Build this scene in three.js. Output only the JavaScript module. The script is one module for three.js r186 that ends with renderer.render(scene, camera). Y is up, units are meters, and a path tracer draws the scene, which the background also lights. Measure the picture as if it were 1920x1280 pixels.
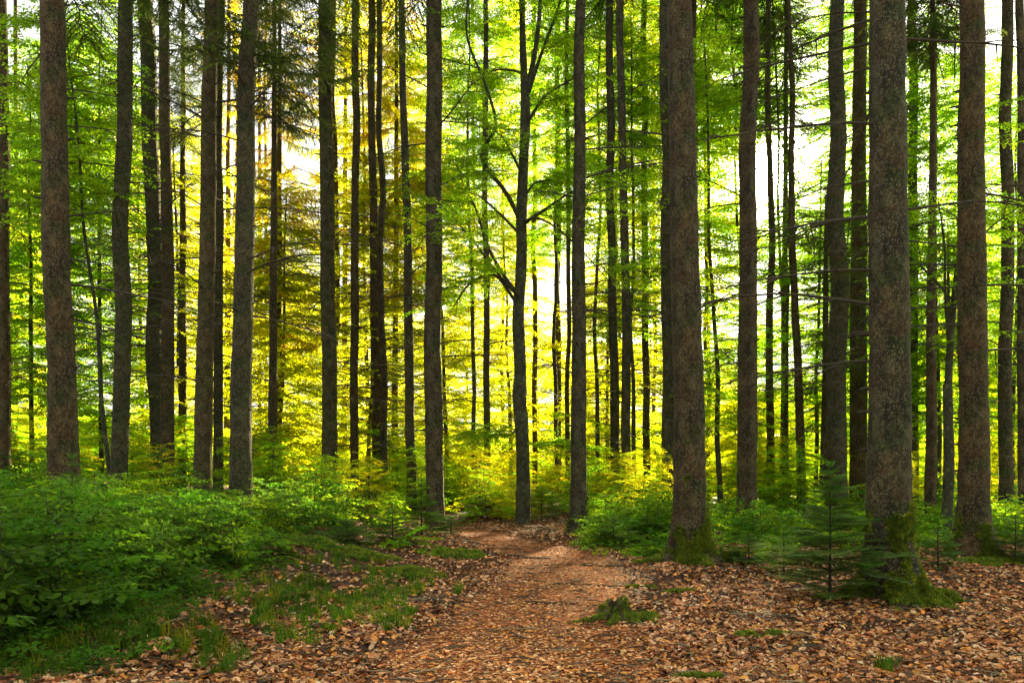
import * as THREE from 'three';
import { mergeGeometries } from 'three/addons/utils/BufferGeometryUtils.js';

// ---------------------------------------------------------------- camera, sky, sun, exposure
const W = 1920, H = 1280, F = 1400, EYE = 1.6, HY = 880;      // focal length and horizon row in pixels of the photograph
const scene = new THREE.Scene();
const camera = new THREE.PerspectiveCamera(2 * Math.atan(H / 2 / F) * 180 / Math.PI, W / H, 0.1, 600);
camera.position.set(0, EYE, 0);
camera.lookAt(0, EYE, -10);
camera.setViewOffset(W, H, 0, H / 2 - HY, W, H);              // level camera with a rising lens: trunks stay upright

const renderer = new THREE.WebGLRenderer({ antialias: true });
renderer.setSize(1024, 682);
renderer.toneMapping = THREE.LinearToneMapping;
renderer.toneMappingExposure = 17;
renderer.shadowMap.enabled = true;

const SUN = new THREE.Vector3((1450 - 960) / F, (HY - 310) / F, -1).normalize();
{
  const w = 1024, h = 512, data = new Float32Array(w * h * 4), v = new THREE.Vector3();
  for (let j = 0; j < h; j++) for (let i = 0; i < w; i++) {
    const up = ((j + 0.5) / h - 0.5) * Math.PI, ro = ((i + 0.5) / w - 0.5) * 2 * Math.PI;
    v.set(Math.cos(ro) * Math.cos(up), Math.sin(up), Math.sin(ro) * Math.cos(up));
    const a = Math.acos(Math.min(1, Math.max(-1, v.dot(SUN)))) * 180 / Math.PI;
    const y = Math.max(0, v.y), hz = Math.exp(-y * 3.2);
    const glow = 26 * Math.exp(-((a / 1.3) ** 2)) + 3.2 * Math.exp(-a / 3.4) + 0.55 * Math.exp(-a / 16);
    const k = (j * w + i) * 4;
    data[k] = 0.084 + 0.012 * hz + glow * 0.4;
    data[k + 1] = 0.0845 + 0.010 * hz + glow * 0.37;
    data[k + 2] = 0.088 + 0.004 * hz + glow * 0.32;
    data[k + 3] = 1;
  }
  const sky = new THREE.DataTexture(data, w, h, THREE.RGBAFormat, THREE.FloatType);
  sky.mapping = THREE.EquirectangularReflectionMapping; sky.magFilter = THREE.LinearFilter; sky.needsUpdate = true;
  scene.background = sky; scene.environment = sky;
}
const sun = new THREE.DirectionalLight(new THREE.Color().setRGB(1, 0.80, 0.46), 5);
sun.position.copy(SUN).multiplyScalar(120); sun.target.position.set(0, 0, -20); sun.position.add(sun.target.position);
sun.castShadow = true; sun.shadow.radius = 5; sun.shadow.mapSize.set(4096, 4096);
Object.assign(sun.shadow.camera, { left: -60, right: 60, top: 60, bottom: -60, near: 1, far: 300 });
sun.name = 'sun'; scene.add(sun, sun.target);

// ---------------------------------------------------------------- helpers
function rng(seed) { let s = seed >>> 0; return () => { s = (s + 0x6D2B79F5) >>> 0; let t = s; t = Math.imul(t ^ (t >>> 15), t | 1); t ^= t + Math.imul(t ^ (t >>> 7), t | 61); return ((t ^ (t >>> 14)) >>> 0) / 4294967296; }; }
let R = rng(7);
const rr = (a, b) => a + (b - a) * R(), pick = (a) => a[Math.floor(R() * a.length)];
const hash = (x, y, z) => { let n = Math.imul(x | 0, 374761393) ^ Math.imul(y | 0, 668265263) ^ Math.imul(z | 0, 2147483647 - 1274126177); n = Math.imul(n ^ (n >>> 13), 1274126177); return ((n ^ (n >>> 16)) >>> 0) / 4294967296; };
function vnoise(x, y, z = 0) {
  const ix = Math.floor(x), iy = Math.floor(y), iz = Math.floor(z), s = (t) => t * t * (3 - 2 * t), fx = s(x - ix), fy = s(y - iy), fz = s(z - iz), l = (a, b, t) => a + (b - a) * t;
  const c = (i, j, k) => hash(ix + i, iy + j, iz + k);
  return l(l(l(c(0, 0, 0), c(1, 0, 0), fx), l(c(0, 1, 0), c(1, 1, 0), fx), fy), l(l(c(0, 0, 1), c(1, 0, 1), fx), l(c(0, 1, 1), c(1, 1, 1), fx), fy), fz) * 2 - 1;
}
const fbm = (x, y, z = 0, o = 3) => { let a = 0, k = 1; for (let i = 0; i < o; i++, k *= 0.5, x *= 2.03, y *= 2.03, z *= 2.03) a += k * vnoise(x, y, z + i * 7.7); return a; };
const smooth = (a, b, x) => { const t = Math.min(1, Math.max(0, (x - a) / (b - a))); return t * t * (3 - 2 * t); };
const V = (x, y, z) => new THREE.Vector3(x, y, z);
const names = {};
function numbered(n) { names[n] = (names[n] ?? -1) + 1; return names[n] ? n + '_' + String(names[n]).padStart(3, '0') : n; }
function tag(o, label, category, group, kind) { o.userData.label = label; if (category) o.userData.category = category; if (group) o.userData.group = group; if (kind) o.userData.kind = kind; return o; }
function put(o, parent = scene) { o.castShadow = o.receiveShadow = true; parent.add(o); return o; }
function base(name, x, y, z, turn = 0) { const g = new THREE.Group(); g.name = numbered(name); g.position.set(x, y, z); g.rotation.y = turn; scene.add(g); return g; }
function part(name, geo, mat, parent) { const m = new THREE.Mesh(geo, mat); m.name = name; return put(m, parent); }

// triangle collector
class Geo {
  constructor() { this.p = []; this.n = []; this.u = []; this.c = []; this.i = []; }
  tube(pts, rad, seg = 6, opt = {}) {                          // pts: Vector3[], rad: number[]
    const b0 = this.p.length / 3, n = pts.length, t = V(), side = V(), bin = V(), q = V();
    let v = 0;
    for (let k = 0; k < n; k++) {
      t.subVectors(pts[Math.min(n - 1, k + 1)], pts[Math.max(0, k - 1)]).normalize();
      if (!k) { side.set(Math.abs(t.y) > 0.7 ? 0 : 0, Math.abs(t.y) > 0.7 ? 0 : 1, Math.abs(t.y) > 0.7 ? -1 : 0); }
      side.addScaledVector(t, -side.dot(t)).normalize(); bin.crossVectors(t, side);
      if (k) v += pts[k].distanceTo(pts[k - 1]);
      for (let s = 0; s <= seg; s++) {
        const a = s / seg * Math.PI * 2, ca = Math.cos(a), sa = Math.sin(a);
        const r = rad[k] * (opt.bump ? opt.bump(s % seg, k, a, v) : 1);
        q.copy(side).multiplyScalar(ca).addScaledVector(bin, sa);
        this.p.push(pts[k].x + q.x * r, pts[k].y + q.y * r, pts[k].z + q.z * r);
        this.n.push(q.x, q.y, q.z); this.u.push(s / seg * Math.PI * 2 * (opt.ru ?? rad[0]) + (opt.ou ?? 0), v + (opt.ov ?? 0));
        const c = opt.color ? opt.color(k / (n - 1), a, v) : [1, 1, 1]; this.c.push(...c);
      }
    }
    for (let k = 0; k < n - 1; k++) for (let s = 0; s < seg; s++) {
      const a = b0 + k * (seg + 1) + s, b = a + seg + 1;
      this.i.push(a, a + 1, b, a + 1, b + 1, b);
    }
    const cap = (k, flip) => { const o = this.p.length / 3, r0 = b0 + k * (seg + 1); this.p.push(pts[k].x, pts[k].y, pts[k].z); const d = V().subVectors(pts[k], pts[k ? k - 1 : 1]).normalize(); this.n.push(d.x, d.y, d.z); this.u.push(0, 0); this.c.push(1, 1, 1); for (let s = 0; s < seg; s++) flip ? this.i.push(o, r0 + s + 1, r0 + s) : this.i.push(o, r0 + s, r0 + s + 1); };
    if (opt.cap !== false) { cap(n - 1, false); cap(0, true); }
    return this;
  }
  tri(a, b, c, col) { const o = this.p.length / 3; for (const q of [a, b, c]) { this.p.push(q.x, q.y, q.z); this.n.push(0, 1, 0); this.u.push(q.x, q.z); this.c.push(...col); } this.i.push(o, o + 1, o + 2); }
  build(smoothNormals = true, fresh = false) {
    const g = new THREE.BufferGeometry();
    g.setAttribute('position', new THREE.Float32BufferAttribute(this.p, 3));
    if (smoothNormals) g.setAttribute('normal', new THREE.Float32BufferAttribute(this.n, 3));
    g.setAttribute('uv', new THREE.Float32BufferAttribute(this.u, 2));
    g.setAttribute('color', new THREE.Float32BufferAttribute(this.c, 3));
    g.setIndex(this.i);
    if (fresh || !smoothNormals) g.computeVertexNormals();
    return g;
  }
}

// ---------------------------------------------------------------- terrain
const pathX = (d) => d < 13 ? 0.02 + 0.9 * smooth(5, 13, d) : 0.92 - 1.9 * smooth(13, 20, d) - 4.2 * smooth(18, 27, d);
const pathHalf = (d) => 0.95 + 0.25 * smooth(10, 4, d) - 0.3 * smooth(13, 21, d);
function onPath(x, z) { const d = -z; return 1 - smooth(0.7, 1.25, Math.abs(x - pathX(d)) / pathHalf(d)); }
function terrain(x, z) {
  const d = -z, s = -x - 1.0 + 0.25 * vnoise(z * 0.5, 3.3) - 3.2 * smooth(16, 24, d), soft = Math.log(1 + Math.exp(s * 2.2)) / 2.2;
  let h = 0.115 * soft / (1 + 0.035 * soft) + 0.018 * Math.max(0, d - 20);
  const off = 1 - onPath(x, z);
  h += off * (0.07 * fbm(x * 0.55, z * 0.55, 1.5, 3) + 0.05 * smooth(0, -1.2, x + 1) * fbm(x * 1.7, z * 1.7, 4.1, 2));
  h += 0.012 * fbm(x * 2.1, z * 2.1, 9.2, 2) - 0.03 * (1 - off);
  h += 0.20 * Math.exp(-(((x + 3.3) / 0.75) ** 2) - (((z + 11.6) / 0.8) ** 2));   // mossy hummock left of the path
  h += 0.16 * Math.exp(-(((x + 1.9) / 0.8) ** 2) - (((z + 15.5) / 1.6) ** 2));
  return h;
}
const px = (X, d) => (X - 960) * d / F, py = (Y, d) => EYE - (Y - HY) * d / F;
// depth at which the ray through pixel (X, Y) meets the ground
function groundAt(X, Y) { let d = 3; for (; d < 90; d += 0.05) if (terrain(px(X, d), -d) >= py(Y, d)) break; const x = px(X, d); return V(x, terrain(x, -d), -d); }

// ---------------------------------------------------------------- textures
function texture(n, fn, srgb, repeat = 1) {
  const data = new Uint8Array(n * n * 4);
  for (let j = 0; j < n; j++) for (let i = 0; i < n; i++) { const c = fn(i / n, j / n), k = (j * n + i) * 4; data[k] = Math.max(0, Math.min(255, c[0] * 255)); data[k + 1] = Math.max(0, Math.min(255, c[1] * 255)); data[k + 2] = Math.max(0, Math.min(255, c[2] * 255)); data[k + 3] = 255; }
  const t = new THREE.DataTexture(data, n, n); t.wrapS = t.wrapT = THREE.RepeatWrapping; t.magFilter = THREE.LinearFilter; t.minFilter = THREE.LinearMipmapLinearFilter; t.generateMipmaps = true;
  if (srgb) t.colorSpace = THREE.SRGBColorSpace; t.repeat.set(repeat, repeat); t.needsUpdate = true; return t;
}
const tnoise = (u, v, f, s) => { // tileable value noise
  const x = u * f, y = v * f, ix = Math.floor(x), iy = Math.floor(y), e = (t) => t * t * (3 - 2 * t), fx = e(x - ix), fy = e(y - iy), m = (k) => ((k % f) + f) % f, c = (a, b) => hash(m(ix + a), m(iy + b), s);
  return (c(0, 0) * (1 - fx) + c(1, 0) * fx) * (1 - fy) + (c(0, 1) * (1 - fx) + c(1, 1) * fx) * fy;
};
const tfbm = (u, v, f, s, o = 4) => { let a = 0, k = 0.5; for (let i = 0; i < o; i++, k *= 0.5, f *= 2) a += k * tnoise(u, v, f, s + i); return a; };
function cells(u, v, nx, ny, s) { // tileable Voronoi: distance to the border, id of the cell
  const x = u * nx, y = v * ny, ix = Math.floor(x), iy = Math.floor(y); let f1 = 9, f2 = 9, id = 0;
  for (let b = -1; b <= 1; b++) for (let a = -1; a <= 1; a++) {
    const cx = ((ix + a) % nx + nx) % nx, cy = ((iy + b) % ny + ny) % ny, dx = ix + a + hash(cx, cy, s) - x, dy = iy + b + hash(cx, cy, s + 1) - y, d = Math.hypot(dx, dy);
    if (d < f1) { f2 = f1; f1 = d; id = hash(cx, cy, s + 2); } else if (d < f2) f2 = d;
  }
  return [f2 - f1, id, f1];
}
// spruce bark: small scales, pale lichen specks, darker joints
const barkSample = (u, v) => {
  const wu = u + 0.008 * (tnoise(u, v, 48, 3) - 0.5), wv = v + 0.012 * (tnoise(u, v, 32, 5) - 0.5);
  const [e, id] = cells(wu, wv, 62, 44, 11), [e2, id2] = cells(wu, wv, 140, 120, 21);
  const groove = smooth(0.0, 0.22, e), fine = smooth(0, 0.3, e2), broad = tfbm(u, v, 5, 40, 4);
  return { groove, fine, id, id2, broad, h: 0.55 * groove * (0.5 + 0.5 * id) + 0.25 * fine * id2 + 0.2 * broad };
};
const barkMap = texture(1024, (u, v) => {
  const s = barkSample(u, v), [, li, lf] = cells(u, v, 104, 104, 77), g = tfbm(u, v, 7, 60, 4);
  const str = tfbm(u * 4 % 1, v, 5, 140, 5); let t = 0.16 + 0.26 * s.groove * (0.35 + 0.9 * s.id) + 0.12 * s.fine * s.id2 + 0.30 * (s.broad - 0.47) + 0.26 * (str - 0.47);
  let c = [t * 1.06, t * 0.96, t * 0.76];
  const al = smooth(0.46, 0.64, g) * 0.6; c = [c[0] * (1 - 0.28 * al), c[1] * (1 + 0.02 * al), c[2] * (1 - 0.34 * al)];                 // green algae film in patches
  const warm = smooth(0.50, 0.62, tfbm(u, v, 9, 90, 3)) * 0.5; c = [c[0] * (1 + 0.12 * warm), c[1] * (1 - 0.10 * warm), c[2] * (1 - 0.2 * warm)];
  const speck = (li > 0.78 ? 1 : 0) * smooth(0.40, 0.2, lf) * smooth(0.38, 0.54, tfbm(u, v, 10, 33, 4)), pt = smooth(0.53, 0.58, tfbm(u, v, 11, 133, 4)) * 0.45; c = c.map((x, k) => x + ([0.52, 0.53, 0.44][k] - x) * pt); c = c.map((x) => x + (0.85 - x) * speck * 0.8);
  return c;
}, true, 0.5);
const barkBump = texture(1024, (u, v) => { const h = barkSample(u, v).h; return [h, h, h]; }, false, 0.5);
const smoothBarkMap = texture(512, (u, v) => { const a = tfbm(u, v, 6, 7, 5), b = smooth(0.52, 0.62, tfbm(u, v, 12, 17, 4)), t = 0.20 + 0.18 * (a - 0.3); return [t * (1.02 + 0.4 * b), t * (1 + 0.5 * b), t * (0.8 + 0.1 * b)]; }, true);
const smoothBarkBump = texture(512, (u, v) => { const h = 0.6 * tfbm(u, v, 10, 7, 4) + 0.4 * tnoise(u, v * 1, 40, 9); return [h, h, h]; }, false);
const soilMap = texture(1024, (u, v) => {
  const [e, id, f] = cells(u + 0.01 * tnoise(u, v, 50, 2), v, 70, 70, 5), a = tfbm(u, v, 6, 8, 5), b = tfbm(u, v, 40, 18, 3);
  let t = 0.28 + 0.30 * (a - 0.45) + 0.22 * (b - 0.42) + 0.14 * (id - 0.5) * smooth(0.5, 0.2, f);
  return [t * 1.30, t * 0.76, t * 0.42];
}, true);
const soilBump = texture(1024, (u, v) => { const [e, id, f] = cells(u, v, 70, 70, 5), h = 0.5 * tfbm(u, v, 20, 8, 4) + 0.5 * id * smooth(0.6, 0.1, f); return [h, h, h]; }, false);

// ---------------------------------------------------------------- materials
const rgb = (r, g, b) => new THREE.Color().setRGB(r, g, b);
const std = (o) => new THREE.MeshStandardMaterial({ roughness: 0.95, ...o });
const M = {
  bark: [[0.50, 0.47, 0.37], [0.58, 0.46, 0.32], [0.46, 0.46, 0.36], [0.54, 0.47, 0.34]].map((c) => std({ map: barkMap, bumpMap: barkBump, bumpScale: 0.03, color: rgb(...c) })),
  beechBark: std({ map: smoothBarkMap, bumpMap: smoothBarkBump, bumpScale: 0.012, color: rgb(0.9, 0.9, 0.85) }),
  twig: std({ color: rgb(0.05, 0.04, 0.028) }),
  stub: std({ color: rgb(0.045, 0.036, 0.026) }),
  soil: std({ vertexColors: true, map: soilMap, bumpMap: soilBump, bumpScale: 0.02 }),
  leaf: new THREE.MeshPhysicalMaterial({ color: 0xffffff, vertexColors: true, roughness: 0.92, specularIntensity: 0.12, transmission: 0.66, thickness: 0, side: THREE.DoubleSide }),
  needle: new THREE.MeshPhysicalMaterial({ color: 0xffffff, vertexColors: true, roughness: 0.9, specularIntensity: 0.15, transmission: 0.45, thickness: 0, side: THREE.DoubleSide }),
  litter: std({ color: 0xffffff, vertexColors: true, roughness: 0.85, side: THREE.DoubleSide }),
  moss: std({ color: 0xffffff, vertexColors: true, roughness: 1, side: THREE.DoubleSide }),
  deadwood: std({ map: smoothBarkMap, bumpMap: smoothBarkBump, bumpScale: 0.01, color: rgb(2.0, 1.8, 1.5) }),
};

// ---------------------------------------------------------------- foliage prototypes
const up = V(0, 1, 0);
function leafInto(g, p, dir, nrm, len, wid, col, quads = false) {
  const s = V().crossVectors(dir, nrm).normalize(), tip = V().copy(p).addScaledVector(dir, len).addScaledVector(nrm, -0.12 * len), mid = V().copy(p).addScaledVector(dir, len * 0.45);
  const l = V().copy(mid).addScaledVector(s, -wid / 2).addScaledVector(nrm, 0.12 * wid), r = V().copy(mid).addScaledVector(s, wid / 2).addScaledVector(nrm, 0.12 * wid);
  if (!quads) { g.tri(p, l, tip, col); g.tri(p, tip, r, col); return; }
  const m2 = V().copy(p).addScaledVector(dir, len * 0.75).addScaledVector(nrm, -0.05 * len), l2 = V().copy(m2).addScaledVector(s, -wid * 0.36), r2 = V().copy(m2).addScaledVector(s, wid * 0.36);
  g.tri(p, l, m2, col); g.tri(l, l2, m2, col); g.tri(l2, tip, m2, col); g.tri(p, m2, r, col); g.tri(r, m2, r2, col); g.tri(r2, m2, tip, col);
}
const TW = [0.34, 0.2, 0.5];
// flat leafy branch of a beech along +x
function beechBough(seed, L, step, twigL, leafL, quads = false) {
  R = rng(seed); const g = new Geo(), ax = [], n = 9, bend = rr(-0.15, 0.15);
  for (let k = 0; k <= n; k++) { const t = k / n; ax.push(V(L * t, -0.10 * L * t * t + rr(-0.01, 0.01) * L, L * bend * t * t + rr(-0.015, 0.015) * L)); }
  g.tube(ax, ax.map((_, k) => 0.007 * L * (1 - 0.8 * k / n)), 3, { cap: false, color: () => TW });
  const at = (t) => { const f = Math.min(n - 1e-6, t * n), k = Math.floor(f); return V().lerpVectors(ax[k], ax[k + 1], f - k); };
  let side = 1;
  for (let s = 0.1 * L; s <= L; s += step * rr(0.7, 1.3)) {
    const t = s / L, p0 = at(t), ln = twigL * (t < 0.35 ? 0.55 + t * 1.3 : 1.15 - 0.75 * t) * rr(0.6, 1.25), yaw = rr(0.7, 1.05) * side, dir = V(Math.cos(yaw), rr(-0.16, 0.12), Math.sin(yaw)).normalize();
    const p1 = V().copy(p0).addScaledVector(dir, ln * 0.5), p2 = V().copy(p0).addScaledVector(dir, ln); p2.y -= 0.10 * ln;
    g.tube([p0, p1, p2], [0.0026 * L, 0.0018 * L, 0.0008 * L], 3, { cap: false, color: () => TW });
    let ls = 1;
    for (let q = leafL * 0.3; q < ln; q += leafL * rr(0.42, 0.62)) {
      const u = q / ln, p = u < 0.5 ? V().lerpVectors(p0, p1, u * 2) : V().lerpVectors(p1, p2, u * 2 - 1), a = yaw + ls * rr(0.5, 1.1), d = V(Math.cos(a), rr(-0.75, 0.2), Math.sin(a)).normalize();
      const nr = V(rr(-0.95, 0.95), 1, rr(-0.95, 0.95)).normalize(); nr.addScaledVector(d, -nr.dot(d)).normalize();
      const b = rr(0.72, 1.25), y = rr(0.85, 1.2), le = leafL * rr(0.7, 1.2);
      leafInto(g, p, d, nr, le, le * rr(0.55, 0.72), [b * y, b, b * rr(0.6, 1.3)], quads); ls = -ls;
    }
    leafInto(g, p2, dir, up, leafL, leafL * 0.6, [1, 1, 1], quads);
    side = -side;
  }
  return g.build(false);
}
// drooping spruce branch along +x with hanging twigs
function spruceBough(seed, L, nT, needL, droop) {
  R = rng(seed); const g = new Geo(), ax = [], n = 8;
  for (let k = 0; k <= n; k++) { const t = k / n; ax.push(V(L * t, L * (-0.30 * t + 0.22 * t * t) + rr(-0.01, 0.01), rr(-0.02, 0.02) * L)); }
  g.tube(ax, ax.map((_, k) => 0.009 * L * (1 - 0.85 * k / n)), 3, { cap: false, color: () => [0.9, 0.55, 0.8] });
  const at = (t) => { const f = Math.min(n - 1e-6, t * n), k = Math.floor(f); return V().lerpVectors(ax[k], ax[k + 1], f - k); };
  for (let k = 0; k < nT; k++) {
    const t = 0.12 + 0.88 * k / nT, p0 = at(t), ln = L * 0.28 * (1.15 - 0.6 * t) * rr(0.5, 1.3), yaw = rr(0.5, 1.2) * (k % 2 ? 1 : -1), pts = [p0.clone()], d = V(Math.cos(yaw), rr(-0.1, 0.1), Math.sin(yaw));
    for (let q = 1; q <= 4; q++) { d.y -= droop * rr(0.6, 1.3); d.normalize(); pts.push(V().copy(pts[q - 1]).addScaledVector(d, ln / 4)); }
    g.tube(pts, [0.0025, 0.002, 0.0018, 0.0014, 0.001].map((x) => x * L), 3, { cap: false, color: () => [0.9, 0.55, 0.8] });
    const cnt = Math.ceil(ln / needL * 4.4);
    for (let q = 0; q < cnt; q++) {
      const u = q / cnt * 3.999, j = Math.floor(u), p = V().lerpVectors(pts[j], pts[j + 1], u - j), tw = V().subVectors(pts[j + 1], pts[j]).normalize();
      const o = V(rr(-1, 1), rr(-1, 0.7), rr(-1, 1)).normalize(), nd = V().copy(tw).multiplyScalar(0.8).add(o).normalize(), s = V().crossVectors(nd, V(rr(-1, 1), rr(-1, 1), rr(-1, 1))).normalize(), b = rr(0.65, 1.35);
      g.tri(V().copy(p).addScaledVector(s, needL * 0.17), V().copy(p).addScaledVector(s, -needL * 0.17), V().copy(p).addScaledVector(nd, needL * rr(0.8, 1.3)), [b * rr(0.9, 1.2), b, b]);
    }
  }
  return g.build(false);
}
// flat comb-like frond of a young fir along +x
function firFrond(seed, L) {
  R = rng(seed); const g = new Geo(), needles = (a, b, ln) => {
    const dir = V().subVectors(b, a).normalize(), s = V().crossVectors(dir, up).normalize();
    for (let q = 0.01; q < ln; q += 0.009) for (const e of [-1, 1]) {
      const p = V().lerpVectors(a, b, q / ln), nd = V().copy(s).multiplyScalar(e).addScaledVector(dir, 0.55).addScaledVector(up, rr(-0.1, 0.35)).normalize(), tipness = q / ln, bb = rr(0.75, 1.2) * (tipness > 0.78 ? 1.5 : 1), nl = rr(0.024, 0.036);
      g.tri(V().copy(p).addScaledVector(dir, 0.0065), V().copy(p).addScaledVector(dir, -0.0065), V().copy(p).addScaledVector(nd, nl), [bb * 1.05, bb, bb * 0.9]);
    }
  };
  const ax = []; for (let k = 0; k <= 6; k++) { const t = k / 6; ax.push(V(L * t, L * (0.10 * t - 0.14 * t * t), rr(-0.01, 0.01))); }
  g.tube(ax, ax.map((_, k) => 0.006 * (1 - 0.12 * k)), 4, { cap: false, color: () => [1.2, 0.6, 1] });
  for (let k = 0; k < 6; k++) needles(ax[k], ax[k + 1], ax[k].distanceTo(ax[k + 1]));
  for (let k = 1; k < 6; k++) for (const q of [0, 0.5]) for (const e of [-1, 1]) {
    const t = (k + q) / 6, p0 = V().lerpVectors(ax[k], ax[Math.min(6, k + 1)], q), ln = L * 0.46 * (1.05 - t) * rr(0.75, 1.2) + 0.03, a = e * rr(0.75, 1.0), p1 = V().copy(p0).add(V(Math.cos(a) * ln, rr(-0.05, 0.03) * ln, Math.sin(a) * ln));
    g.tube([p0, p1], [0.003, 0.001], 3, { cap: false, color: () => [1.2, 0.6, 1] }); needles(p0, p1, ln);
  }
  return g.build(false);
}
const BOUGH = [11, 12, 13, 14].map((s) => beechBough(s, 1.7, 0.085, 0.62, 0.095));
const BOUGH_FAR = [21, 22].map((s) => beechBough(s, 2.6, 0.13, 1.0, 0.14));
const SPRAY = [31, 32, 33, 34].map((s) => beechBough(s, 0.66, 0.075, 0.27, 0.092, true));
const SPRUCE = [41, 42, 43].map((s) => spruceBough(s, 2.1, 34, 0.055, 0.28));
const SPRUCE_FAR = [45, 46].map((s) => spruceBough(s, 2.6, 34, 0.10, 0.34));
const FROND = [51, 52].map((s) => firFrond(s, 0.85));

const DEN = 3.8;
const TINT = { fresh: [0.28, 0.50, 0.010], yellow: [0.50, 0.56, 0.008], gold: [0.6, 0.44, 0.012], deep: [0.08, 0.19, 0.010], shrub: [0.12, 0.28, 0.012], needle: [0.08, 0.13, 0.02], sunPaintedNeedle: [0.60, 0.52, 0.012], fir: [0.10, 0.22, 0.03] };  // yellow and golden tints paint the low sun's glow into the foliage colour
function scatter(name, geo, mat, list, tint, parent, vary = 0.25) {   // list: [position, yaw, pitch, roll, scale]
  const im = new THREE.InstancedMesh(geo, mat, list.length), m = new THREE.Matrix4(), q = new THREE.Quaternion(), e = new THREE.Euler(), c = new THREE.Color();
  list.forEach(([p, yaw, pitch, roll, s], k) => {
    e.set(roll, yaw, pitch, 'YZX'); q.setFromEuler(e); m.compose(p, q, V(s, s, s)); im.setMatrixAt(k, m);
    const t = typeof tint === 'function' ? tint(k, p) : tint, b = 1 + vary * (R() * 2 - 1), y = 1 + vary * (R() * 2 - 1) * 0.6; im.setColorAt(k, c.setRGB(t[0] * b * y, t[1] * b, t[2] * b));
  });
  im.name = name; im.userData.kind = 'stuff'; return put(im, parent);
}

// ---------------------------------------------------------------- the ground
{
  const xs = [], zs = [];
  for (let x = -70; x <= 70;) { xs.push(x); x += Math.abs(x + 0.5) < 9 ? 0.11 : Math.abs(x) < 20 ? 0.5 : 5; }
  for (let z = 30; z >= -130;) { zs.push(z); z -= z > 0 ? 3 : z > -2 ? 0.5 : z > -24 ? 0.11 : z > -45 ? 0.6 : 4; }
  const p = [], u = [], cl = [], idx = [], nx = xs.length;
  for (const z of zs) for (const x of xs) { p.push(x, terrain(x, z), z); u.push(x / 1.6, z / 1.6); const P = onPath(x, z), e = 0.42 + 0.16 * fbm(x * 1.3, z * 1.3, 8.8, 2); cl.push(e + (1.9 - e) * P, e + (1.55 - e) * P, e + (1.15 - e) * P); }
  for (let j = 0; j < zs.length - 1; j++) for (let i = 0; i < nx - 1; i++) { const a = j * nx + i, b = a + nx; idx.push(a, a + 1, b, a + 1, b + 1, b); }
  const g = new THREE.BufferGeometry(); g.setAttribute('position', new THREE.Float32BufferAttribute(p, 3)); g.setAttribute('uv', new THREE.Float32BufferAttribute(u, 2)); g.setAttribute('color', new THREE.Float32BufferAttribute(cl, 3)); g.setIndex(idx); g.computeVertexNormals();
  const m = part('forest_floor', g, M.soil, scene); m.name = 'forest_floor'; tag(m, 'brown forest floor with a worn leaf-strewn path curving left', 'ground', null, 'structure');
}

// ---------------------------------------------------------------- trunks
const DEAD = [];                                               // dead side branches, about 1.6 m long along +x
for (let k = 0; k < 7; k++) {
  R = rng(300 + k); const g = new Geo(), pts = [], L = 1.6, n = 7, d = V(1, rr(-0.1, 0.35), rr(-0.2, 0.2)).normalize(); pts.push(V(0, 0, 0));
  for (let q = 0; q < n; q++) { d.y -= rr(0.0, 0.13); d.z += rr(-0.12, 0.12); d.normalize(); pts.push(V().copy(pts[q]).addScaledVector(d, L / n)); }
  g.tube(pts, pts.map((_, q) => 0.014 * (1 - 0.78 * q / n)), 5, { cap: false });
  for (let q = 2; q < n; q++) for (let e = 0; e < 2; e++) if (R() < 0.75) {
    const t = V(rr(0.5, 1), rr(-0.6, 0.15), rr(-1, 1) > 0 ? rr(0.5, 1) : -rr(0.5, 1)).normalize(), ln = rr(0.15, 0.5), a = V().lerpVectors(pts[q - 1], pts[q], R()), b = V().copy(a).addScaledVector(t, ln * 0.5), c = V().copy(b).addScaledVector(t, ln * 0.5); c.y -= ln * rr(0.05, 0.25);
    g.tube([a, b, c], [0.0075, 0.0055, 0.003], 4, { cap: false });
  }
  DEAD.push(g.build(true));
}
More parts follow.
